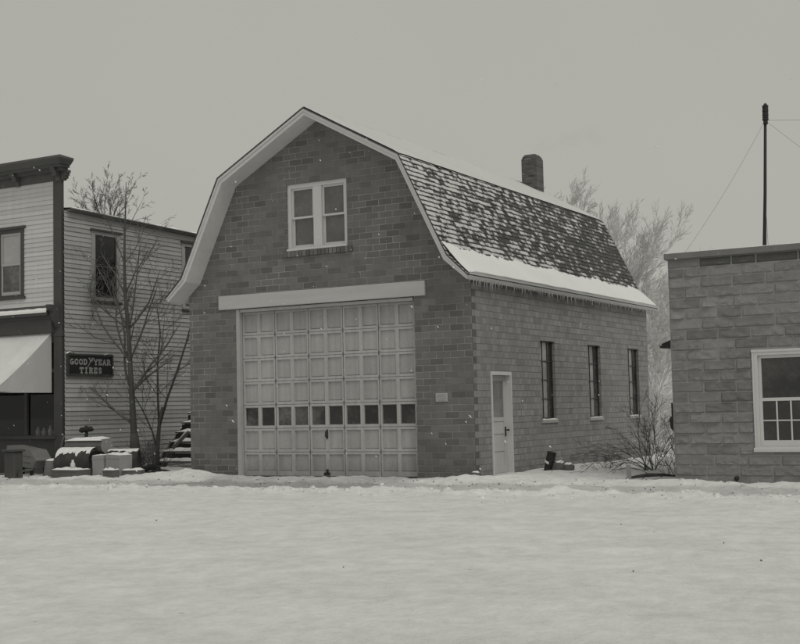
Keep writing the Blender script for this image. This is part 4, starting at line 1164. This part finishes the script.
frosty('frosted_tree', 'pale frosted thicket tree seen lowest in the gap behind the garage corner', (-5.0, 26, .4), 6.4, 15, (.02, 0, .0),
       [(0, 50, .5), (180, 50, .5), (30, 30, .5), (150, 25, .45), (-60, 40, .5), (-20, 12, .5), (200, 12, .45), (270, 25, .5), (80, 70, .5)], M_frost2, 4, .009)
for x_, y_, sd, lb in ((-.5, 13.2, 51, 'rounded hoarfrosted shrub standing nearest in the gap behind the garage'), (-2.6, 19, 52, 'hoarfrosted shrub in the middle of the gap beyond the nearest shrub'), (-6.4, 30, 53, 'far white frosted shrub at the back of the gap')):
    r5 = random.Random(sd); g = Grow(sd, up=.02, wob=.13, kids=(4, 6), ratio=(.4, .62), ang=(18, 50), minr=.006, seg=.2)
    b5 = Vector((x_, y_, gh(x_, y_))); mb = MB()
    for k5 in range(22):
        az = r5.uniform(0, 6.28); el = R(r5.uniform(15, 85)); d = Vector((math.cos(az) * math.cos(el), math.sin(az) * math.cos(el), math.sin(el)))
        g.limb(mb, b5 - Vector((0, 0, .05)), d, r5.uniform(1.0, 2.1) * (1 + (y_ - 13) * .03), .022, 3, .2)
    tag(build(mb, 'frosted_shrub', M_frost2, None, tuple(b5)), lb, 'shrub', 'frosted shrubs behind the garage')

# bare bush between the buildings
def bush(name, label, base, stems, seed, r0=.011):
    b = Vector(base); g = Grow(seed, up=.0, wind=(0, 0, 0), wob=.14, kids=(4, 6), ratio=(.35, .6), ang=(16, 45), minr=.0032, seg=.14)
    mb = MB()
    for az, el, L_, up in stems:
        g.up = up; el = R(el); az = R(az)
        d = Vector((math.cos(az) * math.cos(el), math.sin(az) * math.cos(el), math.sin(el)))
        g.limb(mb, b + Vector((g.r.uniform(-.12, .12), g.r.uniform(-.1, .1), -.05)), d, L_, r0 * g.r.uniform(.7, 1.1), 2, .2)
    return tag(build(mb, name, M_brush, None, base), label, 'shrub')
rb = random.Random(4)
stems = [(rb.uniform(0, 360), rb.uniform(58, 88), rb.uniform(.8, 1.5), .05) for _ in range(10)] + [(rb.uniform(130, 230), rb.uniform(20, 55), rb.uniform(1.0, 1.7), -.45) for _ in range(6)]
bush('bare_bush', 'tall bare twiggy bush in the gap between garage and block building', (3.05, 1.6, gh(3.05, 1.6, False)), stems, 31)
stems = [(rb.uniform(60, 300), rb.uniform(15, 60), rb.uniform(.35, .8), -.35) for _ in range(7)]
bush('bare_bush', 'low sprawling bare bush against the garage side wall below the third window', (1.65, 3.0, gh(1.65, 3.0, False)), stems, 32, .007)
stems = [(rb.uniform(0, 360), rb.uniform(40, 85), rb.uniform(.5, .95), 0) for _ in range(14)]
bush('bare_bush', 'small bare bush growing at the left foot of the block building', (3.75, .9, gh(3.75, .9, False)), stems, 33, .008)

stems = [(rb.uniform(0, 360), rb.uniform(35, 85), rb.uniform(.5, 1.0), 0) for _ in range(16)]
bush('dead_weeds', 'dark tangle of dead weeds around the foot of the forked tree by the wooden steps', (-10.25, 2.3, 0), stems, 36, .010)
stems = [(rb.uniform(0, 360), rb.uniform(30, 80), rb.uniform(.4, .8), 0) for _ in range(14)]
bush('dead_weeds', 'low dark dead weeds between the slim tree and the drums', (-9.9, 1.5, 0), stems, 37, .009)

# fallen branch, stake, can, stones
mb = MB()
g = Grow(41, up=0, wob=.12, kids=(3, 4), ratio=(.3, .5), ang=(20, 50), minr=.006, seg=.12)
z = gh(3.5, .2, False)
mb.tube([(3.12, -.05, z + .02), (3.3, .05, z + .05), (3.5, .12, z + .075), (3.72, .3, z + .07), (3.95, .42, z + .04)], [.012, .03, .036, .028, .012], 7)
mb.tube([(3.45, .1, z + .07), (3.62, .0, z + .10), (3.8, -.02, z + .06)], [.03, .022, .01], 6)
g.kidsof(mb, [Vector((3.2, 0, z + .04)), Vector((3.5, .12, z + .08)), Vector((3.8, .3, z + .07))], [Vector((-1, 0, .2))] * 3, [.014] * 3, .6, 1, 0, 6)
tag(build(mb, 'fallen_branch', M_log, None, (3.5, .2, z)), 'dark fallen branch lying on the snow beside the block building', 'branch')
z = gh(3.2, -.1, False); mb = MB()
mb.bbox(3.165, 3.245, -.115, -.085, z - .1, z + .26, .006, 0, .5, Matrix.Translation((3.2, -.1, z)) @ Matrix.Rotation(R(-4), 4, 'Y') @ Matrix.Translation((-3.2, .1, -z)))
tag(build(mb, 'wooden_stake', weathered('pale_stake', .30, .3, 6, (1, 1, .3)), None, (3.2, -.1, z)), 'short pale flat wooden stake standing in the snow before the bare bush', 'stake')
z = gh(.72, 2.0, False)
T = Matrix.Translation((.70, 2.0, z - .03)) @ Matrix.Rotation(R(14), 4, 'Y')
mb = MB(); rr = .095; ring = [(0, rr * .98), (.02, rr), (.14, rr), (.15, rr * 1.05), (.16, rr), (.28, rr), (.29, rr * 1.05), (.30, rr), (.40, rr), (.405, rr * 1.04), (.415, rr * 1.04), (.415, rr * .92), (.36, rr * .9)]
n = 16; vs = []; fs = []
for h, q in ring: vs += [tuple(T @ Vector((q * math.cos(6.2832 * k / n), q * math.sin(6.2832 * k / n), h))) for k in range(n)]
for i in range(len(ring) - 1): fs += [(i * n + k, i * n + (k + 1) % n, (i + 1) * n + (k + 1) % n, (i + 1) * n + k) for k in range(n)]
fs.append(tuple((len(ring) - 1) * n + k for k in range(n))); mb.poly(vs, fs, 0, .5, True)
can = thing('metal_can', 'dark ribbed metal can tilted in the snow against the side wall', 'can', (.70, 2.0, z)); build(mb, 'can_body', M_iron, can)
mb = MB(); mb.grid(lambda u, v: tuple(T @ Vector(((rr + .005 + .012 * math.sin(3.14 * v)) * math.cos(3.3 + 1.6 * u), (rr + .005 + .012 * math.sin(3.14 * v)) * math.sin(3.3 + 1.6 * u), .19 + .05 * v - .03 * u))), 10, 4)
build(mb, 'snow_cap', M_snow, can)
def stone(label, c, s, seed):
    mb = MB(); n, m = 18, 10
    def f(u, v):
        th = 6.28318 * u; ph = math.pi * v - math.pi / 2
        d = Vector((math.cos(th) * math.cos(ph), math.sin(th) * math.cos(ph), math.sin(ph)))
        k = 1 + .28 * noise.noise(d * 1.4 + Vector((seed, 0, 0))) + .12 * noise.noise(d * 4 + Vector((seed, 3, 0)))
        return (c[0] + d.x * s[0] * k, c[1] + d.y * s[1] * k, c[2] + d.z * s[2] * k)
    mb.grid(f, n, m, 0, True)
    o = thing('field_stone', label, 'stone', (c[0], c[1], c[2] - s[2] * .6), 'stones by the tilted can'); build(mb, 'rock', M_pale_leafstone, o)
    def cap(u, v):
        p = Vector(f(u, .80 + .20 * v + .05 * noise.noise((math.cos(6.283 * u) * 2, math.sin(6.283 * u) * 2, seed)) * (1 - v)))
        q = Vector(c); k = 1.0 + .16 * min(1, v * 3)
        return tuple(q + (p - q) * k)
    m2 = MB(); m2.grid(cap, 18, 6); build(m2, 'snow_cap', M_snow, o)
z = gh(1.0, 1.95, False)
stone('rounded dark snow-capped stone next to the tilted can', (.98, 1.95, z + .06), (.17, .14, .12), 3); stone('darker smaller stone right of the snow-capped stone', (1.22, 1.85, z + .04), (.13, .12, .10), 8)
z = gh(.05, -.35, False); 
stone('small half-buried stone at the brick corner by the entrance door', (.12, -.25, z - .01), (.14, .11, .08), 14)

# ------------------------------------------------------------------ junk beside the store
def snowcap(mb, x0, x1, y0, y1, z, th=.04, M=None, seed=0, n=10):
    def f(u, v):
        e = min(u, 1 - u, v, 1 - v); k = min(1, e * 7) ** .6
        p = Vector((x0 + (x1 - x0) * u, y0 + (y1 - y0) * v, z + .001 + th * k * (.62 + 1.05 * noise.noise((u * 3.3 + seed * 7, v * 3.3, seed)) + .3 * noise.noise((u * 9 + seed, v * 9, 4)))))
        if M is not None: p = M @ p
        return tuple(p)
    mb.grid(f, n, n)
def drum(label, c, axis_az, length, rad, spread=52, tilt=0):
    t = thing('oil_drum', label, 'drum', (c[0], c[1], c[2]), 'steel drums lying beside the store')
    T = Matrix.Translation((c[0], c[1], c[2] + rad)) @ Matrix.Rotation(R(axis_az), 4, 'Z') @ Matrix.Rotation(R(tilt), 4, 'Y')
    P = [(-length / 2, rad * .93), (-length / 2, rad), (-length / 2 + .02, rad * 1.02), (-length / 2 + .03, rad)]
    for q in (-.17, .17): P += [(q * length - .02, rad), (q * length, rad * 1.035), (q * length + .02, rad)]
    P += [(length / 2 - .03, rad), (length / 2 - .02, rad * 1.02), (length / 2, rad), (length / 2, rad * .93), (length / 2 - .03, rad * .91)]
    P = [(-length / 2 + .03, rad * .91)] + P
    n = 28; vs = []; fs = []; mb = MB()
    for x, q in P: vs += [tuple(T @ Vector((x, q * math.cos(6.28318 * k / n), q * math.sin(6.28318 * k / n)))) for k in range(n)]
    for i in range(len(P) - 1): fs += [(i * n + k, i * n + (k + 1) % n, (i + 1) * n + (k + 1) % n, (i + 1) * n + k) for k in range(n)]
    fs += [tuple(range(n)), tuple((len(P) - 1) * n + k for k in range(n))]
    mb.poly(vs, fs, 0, .5, True)
    mb.v = [tuple(Vector(p) + Vector((noise.noise(Vector(p) * 4), noise.noise(Vector(p) * 4 + Vector((9, 0, 0))), noise.noise(Vector(p) * 4 + Vector((0, 9, 0))))) * .022) for p in mb.v]
    build(mb, 'drum_shell', M_rust, t)
    mb = MB(); sd = c[0]
    def f(u, v):
        x = (-.5 + u) * (length - .02)
        wdt = spread + 22 * noise.noise((x * 9, sd, 0)) + 12 * noise.noise((x * 25, sd, 1))
        a = R(90 - wdt + 2 * wdt * v); th = .028 * math.sin(math.pi * v) ** .6 + .008 * noise.noise((x * 8, v * 6, 2)) if 0 < v < 1 else .0
        return tuple(T @ Vector((x, (rad * 1.03 + th) * math.cos(a), (rad * 1.03 + th) * math.sin(a))))
    mb.grid(f, 40, 14); build(mb, 'snow_cap', M_snow, t)
    return t
drum('large rusty steel drum lying on its side under snow, nearest the store corner post', (-10.56, .05, gh(-10.5, 0, False) - .03), 5, 1.02, .335)
drum('dark steel drum lying behind the pale cartons beside the slim tree', (-9.75, .55, -.02), 30, .95, .30, 20)
# sheet-metal box lying on the drum
T = Matrix.Translation((-10.42, .28, .60)) @ Matrix.Rotation(R(4), 4, 'Z') @ Matrix.Rotation(R(8), 4, 'X')
bx = thing('metal_box', 'long snow-topped box with pale slanted end lying on the big drum', 'box', (-10.42, .28, .6))
mb = MB(); pr = [(-.20, .02), (-.23, .14), (-.14, .275), (.16, .265), (.24, .05), (.10, -.12), (-.05, -.10)]
nP = len(pr); vs = [tuple(T @ Vector((-.60, y, z))) for y, z in pr] + [tuple(T @ Vector((.50, y, z))) for y, z in pr]
mb.poly(vs, [(i, (i + 1) % nP, nP + (i + 1) % nP, nP + i) for i in range(nP)], 0); mb.poly(vs, [tuple(range(nP)), tuple(range(2 * nP - 1, nP - 1, -1))], 1)
build(mb, 'box_shell', [M_wood, M_paleboard], bx)
mb = MB(); snowcap(mb, -.60, .50, -.20, .18, .262, .045, T, 3, 14); build(mb, 'snow_cap', M_snow, bx)
def carton(name, label, x0, x1, y0, y1, h, mat, ang=0, cap=.04, cat='box', tilt=0, group=None, zb=None):
    cx, cy = (x0 + x1) / 2, (y0 + y1) / 2; zb = gh(cx, cy, False) - .03 if zb is None else zb
    T = Matrix.Translation((cx, cy, zb)) @ Matrix.Rotation(R(ang), 4, 'Z') @ Matrix.Rotation(R(tilt), 4, 'Y')
    w, d = (x1 - x0) / 2, (y1 - y0) / 2
    t = thing(name, label, cat, (cx, cy, zb), group)
    mb = MB(); mb.bbox(-w, w, -d, d, 0, h, .008, 0, .6, T)
    for q in (-.33, .33): mb.box(-w - .006, w + .006, -d - .007, -d - .001, h * (.5 + q) - .012, h * (.5 + q) + .012, 0, .2, T)
    build(mb, 'box_body', mat, t)
    if cap:
        mb = MB(); snowcap(mb, -w, w, -d, d, h, cap, T, cx); build(mb, 'snow_cap', M_snow, t)
    return t
carton('carton', 'taller pale carton standing left in the pair by the big drum', -9.52, -9.20, -.62, -.30, .50, M_paleboard, 3, .02, tilt=-2, group='pale cartons by the drum')
carton('carton', 'wider pale carton with snow on top standing right in the pair by the big drum', -9.16, -8.68, -.60, -.22, .49, M_paleboard, -7, .05, tilt=2.5, group='pale cartons by the drum')
carton('small_box', 'small dark box with snow on top in front of the pale cartons', -8.84, -8.54, -1.02, -.80, .19, M_wood, 4, .05)
carton('wooden_slab', 'dark plank block with snow lying right of the pale cartons', -8.66, -8.22, -.60, -.30, .11, M_wood, 22, .04, 'board')
carton('low_chest', 'low dark wooden chest with snow and a small white bottle on top', -10.40, -9.56, -1.05, -.62, .18, M_wood, -3, .045, 'box')
z = gh(-9.98, -.83, False) + .18
mb = MB(); mb.tube([(-9.90, -.86, z), (-9.90, -.86, z + .005), (-9.90, -.86, z + .11), (-9.90, -.86, z + .14), (-9.90, -.86, z + .19), (-9.90, -.86, z + .195)], [.05, .055, .055, .03, .028, .015], 12)
tag(build(mb, 'white_bottle', M_jar, None, (-9.90, -.86, z)), 'small white bottle standing on the low snowy chest', 'bottle')
# broken crate, tapered tub, post, tyre
cr = thing('wooden_crate', 'greyish broken crate raised on dark legs below the shop window', 'crate', (-12.2, .1, 0))
T = Matrix.Translation((-12.2, .05, .22)) @ Matrix.Rotation(R(-4), 4, 'Z') @ Matrix.Rotation(R(6), 4, 'Y')
mb = MB()
vs = [(-.60, -.25, 0), (.38, -.25, 0), (.50, -.25, .20), (.26, -.25, .43), (-.60, -.25, .46)]
vs += [(x, .25, z) for x, _, z in vs]; vs = [tuple(T @ Vector(p)) for p in vs]
mb.poly(vs, [(0, 1, 2, 3, 4), (9, 8, 7, 6, 5), (0, 5, 6, 1), (1, 6, 7, 2), (2, 7, 8, 3), (3, 8, 9, 4), (4, 9, 5, 0)], 0, .6)
for q in (.12, .27): mb.box(-.6, .3, -.258, -.251, q - .008, q + .008, 0, -.8, T)
build(mb, 'crate_body', M_crate, cr)
for x in (-.5, .3):
    for y in (-.2, .2):
        mb = MB(); p = T @ Vector((x, y, 0)); mb.box(p.x - .03, p.x + .03, p.y - .03, p.y + .03, -.08, p.z + .02); build(mb, 'leg', M_dark, cr)
mb = MB(); c = (-11.42, .05)
tub = thing('tapered_tub', 'small pale tapered tub upside down between crate and drum', 'tub', (c[0], c[1], .0))
n = 14
mb.tube([(c[0], c[1], -.06), (c[0], c[1], .06), (c[0], c[1], .34), (c[0], c[1], .36)], [.24, .235, .185, .17], n); build(mb, 'tub_body', M_crate, tub)
mb = MB(); mb.grid(lambda u, v: (c[0] + .18 * v * math.cos(6.2832 * u), c[1] + .18 * v * math.sin(6.2832 * u), .36 + .05 * (1 - v ** 4)), 16, 5); build(mb, 'snow_cap', M_snow, tub)
mb = MB(); zp = gh(-11.3, -1.2, False)
mb.bbox(-11.62, -11.28, -1.33, -1.05, zp - .1, zp + .62, .02); mb.bbox(-11.66, -11.24, -1.37, -1.01, zp + .62, zp + .67, .01); mb.bbox(-11.26, -11.17, -1.25, -1.16, zp - .1, zp + .16, .01)
tag(build(mb, 'pedestal', M_dtrim, None, (-11.45, -1.2, zp)), 'dark squat wooden pedestal at the left edge in front of the crate', 'pedestal')
def tyre(label, c, tilt, az, r0=.30, rt=.085):
    T = Matrix.Translation(c) @ Matrix.Rotation(R(az), 4, 'Z') @ Matrix.Rotation(R(tilt), 4, 'X')
    mb = MB(); mb.grid(lambda u, v: tuple(T @ Vector(((r0 - rt + rt * math.cos(6.28318 * v)) * math.cos(6.28318 * u), (r0 - rt + rt * math.cos(6.28318 * v)) * math.sin(6.28318 * u), rt * 1.1 * math.sin(6.28318 * v)))), 30, 12)
    tag(build(mb, 'old_tyre', M_rubber, None, (c[0], c[1], c[2] - .1)), label, 'tyre', 'old tyres at the foot of the slim tree')
tyre('worn dark tyre leaning at the foot of the slim tree', (-9.45, 1.3, .05), 25, 20, .26, .07); tyre('worn dark tyre lying flat in front of the wooden steps', (-8.85, 1.0, .0), 8, 60, .26, .07)
for (p, q, w_, lb) in (((-12.9, -.5, .02), (-11.75, -.35, .16), .07, 'dark loose plank lying across the snow below the broken crate'), ((-11.75, .35, .0), (-11.55, .55, .95), .05, 'dark plank leaning upright on the store front by the corner post'), ((-10.95, -.55, .03), (-10.35, -.35, .12), .06, 'short dark plank end poking out beside the low chest')):
    p, q = Vector(p), Vector(q); d = (q - p); T = Matrix.Translation(p) @ d.to_track_quat('X', 'Z').to_matrix().to_4x4(); mb = MB()
    mb.bbox(0, d.length, -w_, w_, -.02, .02, .005, 0, .5, T); tag(build(mb, 'loose_plank', M_wood, None, tuple(p)), lb, 'board', 'loose planks by the store')
# T-headed iron pipe
mb = MB(); mb.tube([(-11.2, .95, -.1), (-11.2, .95, 1.02)], .045, 8); mb.tube([(-11.42, .95, 1.05), (-11.36, .95, 1.07), (-11.04, .95, 1.10), (-10.98, .95, 1.07)], [.03, .07, .065, .03], 8); mb.tube([(-11.2, .95, 1.05), (-11.2, .95, 1.18)], [.06, .035], 8)
tag(build(mb, 'standpipe', M_iron, None, (-11.2, .95, 0)), 'dark T-headed standpipe in front of the clapboard wall under the sign', 'pipe')
# wooden steps by the store side
st = thing('wooden_steps', 'snow-edged open wooden steps rising beside the store wall behind the small tree', 'steps', (-10.9, 4.5, 0))
for i in range(6):
    y = 4.0 + i * .27; z = .17 + i * .255
    mb = MB(); mb.bbox(-11.45, -9.6, y - .16, y + .16, z - .045, z, .006); tr = build(mb, 'tread', M_wood, st)
    mb = MB(); snowcap(mb, -11.44, -9.62, y - .175, y + .15, z - .004, .075, None, i * 3.1, 14); build(mb, 'snow_cap', M_snow, tr)
    mb = MB(); mb.box(-11.42, -9.65, y + .1, y + .12, z, z + .19); build(mb, 'riser', M_dark, st)
for x in (-11.5, -9.58):
    mb = MB(); vs = [(x, 3.85, -.1), (x, 4.15, -.1), (x, 5.75, 1.35), (x, 5.75, 1.65), (x, 3.85, .1)]; vs += [(x + .05, y, z) for x, y, z in vs]
    mb.poly(vs, [(0, 1, 2, 3, 4), (9, 8, 7, 6, 5)] + [(i, (i + 1) % 5, 5 + (i + 1) % 5, 5 + i) for i in range(5)]); build(mb, 'stringer', M_wood, st)
mb = MB(); z = .9
mb.box(-.35, .35, -.02, .02, -.03, .03, 0, .5, Matrix.Translation((-10.5, 3.75, .72)) @ Matrix.Rotation(R(-38), 4, 'Y'))
sl = thing('loose_board', 'loose snow-dusted board leaning on the front of the wooden steps', 'board', (-10.5, 3.75, .4))
build(mb, 'plank', M_wood, sl)
T = Matrix.Translation((-10.5, 3.75, .72)) @ Matrix.Rotation(R(-38), 4, 'Y'); mb = MB(); snowcap(mb, -.34, .34, -.03, .03, .05, .035, T, 2); build(mb, 'snow_cap', M_snow, sl)

# ------------------------------------------------------------------ falling snow
mb = MB(); r = random.Random(77)
for i in range(520):
    y = r.uniform(-17, 3); x = r.uniform(-14, 9); z = r.uniform(.1, 9)
    s = r.uniform(.004, .0085) * (1.4 if y > -8 else .9); l = r.uniform(1, 2.4)
    d = Vector((r.uniform(.3, 1), r.uniform(-.3, .3), -r.uniform(.2, .8))).normalized(); c = Vector((x, y, z))
    a = d * s * l; b = Vector((0, 0, s)) ; e = Vector((0, s, 0)) if abs(d.x) > .4 else Vector((s, 0, 0))
    mb.poly([c + a, c - a, c + b, c - b, c + e, c - e], [(0, 2, 4), (0, 4, 3), (0, 3, 5), (0, 5, 2), (1, 4, 2), (1, 3, 4), (1, 5, 3), (1, 2, 5)], 0, .5, True)
for i in range(70):
    y = r.uniform(-9, 1); x = r.uniform(-11, 6); z = r.uniform(.3, 7)
    s_ = r.uniform(.008, .014); d = Vector((r.uniform(.4, 1), r.uniform(-.3, .3), -r.uniform(.1, .6))).normalized(); c = Vector((x, y, z)); a = d * s_ * r.uniform(1.5, 3.2)
    b = Vector((0, 0, s_)); e = Vector((0, s_, 0))
    mb.poly([c + a, c - a, c + b, c - b, c + e, c - e], [(0, 2, 4), (0, 4, 3), (0, 3, 5), (0, 5, 2), (1, 4, 2), (1, 3, 4), (1, 5, 3), (1, 2, 5)], 0, .5, True)
tag(build(mb, 'snowflakes', M_snow), 'sparse snowflakes drifting through the air in front of the buildings', 'snowfall', kind='stuff')

# ------------------------------------------------------------------ light, sky, camera
SUN_AZ, SUN_EL = 62.0, 52.0      # azimuth measured from the -y (street) direction toward +x
w = bpy.data.worlds.new('World'); scene.world = w; w.use_nodes = True
nt = w.node_tree; nt.nodes.clear(); n = N(nt)
sky = n.new('ShaderNodeTexSky', sky_type='NISHITA'); sky.sun_disc = False
dvec = Vector((math.sin(R(SUN_AZ)) * math.cos(R(SUN_EL)), -math.cos(R(SUN_AZ)) * math.cos(R(SUN_EL)), math.sin(R(SUN_EL))))
sky.sun_elevation = R(SUN_EL); sky.sun_rotation = math.atan2(dvec.x, dvec.y); sky.dust_density = 4; sky.air_density = 1.5
bw = n.new('ShaderNodeRGBToBW'); n.link(sky.outputs[0], bw.inputs[0])
# flat snow-cloud layer: most of the light is uniform, a little of the sky's own gradient remains
tc = n.new('ShaderNodeTexCoord'); cl = n.noise(tc.outputs['Generated'], 1.6, 4, .5)
cloud = n.math('MULTIPLY', 4.35, n.math('ADD', .90, n.math('MULTIPLY', cl, .20)))
val = n.lerp(.10, cloud, n.math('MINIMUM', bw.outputs[0], 8.0))
tint = n.new('ShaderNodeCombineColor'); n.link(val, tint.inputs[0]); n.link(n.math('MULTIPLY', val, .988), tint.inputs[1]); n.link(n.math('MULTIPLY', val, .905), tint.inputs[2])
bg = n.new('ShaderNodeBackground'); n.link(tint.outputs[0], bg.inputs[0]); bg.inputs[1].default_value = .1
out = n.new('ShaderNodeOutputWorld'); n.link(bg.outputs[0], out.inputs[0])
sl_ = bpy.data.lights.new('overcast_sun', 'SUN'); sl_.energy = 1.0; sl_.angle = R(35); sl_.color = (1, .985, .90)
so = bpy.data.objects.new('overcast_sun', sl_); COL.objects.link(so); so.rotation_euler = dvec.to_track_quat('Z', 'Y').to_euler(); so.location = dvec * 60

yaw, pitch, roll = R(-29.51630558), R(3.93290554), R(-1.28626707)
fwd = Vector((math.sin(yaw) * math.cos(pitch), math.cos(yaw) * math.cos(pitch), math.sin(pitch)))
rt = Vector((math.cos(yaw), -math.sin(yaw), 0)); up = rt.cross(fwd)
r2 = rt * math.cos(roll) + up * math.sin(roll); u2 = -rt * math.sin(roll) + up * math.cos(roll)
cd = bpy.data.cameras.new('camera'); cd.sensor_width = 36; cd.lens = 1260.905 / 800 * 36; cd.clip_end = 2000; cd.clip_start = .1
co = bpy.data.objects.new('camera', cd); COL.objects.link(co)
mw = Matrix((r2, u2, -fwd)).transposed().to_4x4(); mw.translation = Vector((11.11309, -22.52304, 1.424)); co.matrix_world = mw
scene.camera = co
scene.view_settings.view_transform = 'Standard'; scene.view_settings.look = 'None'; scene.view_settings.exposure = 0; scene.view_settings.gamma = 1
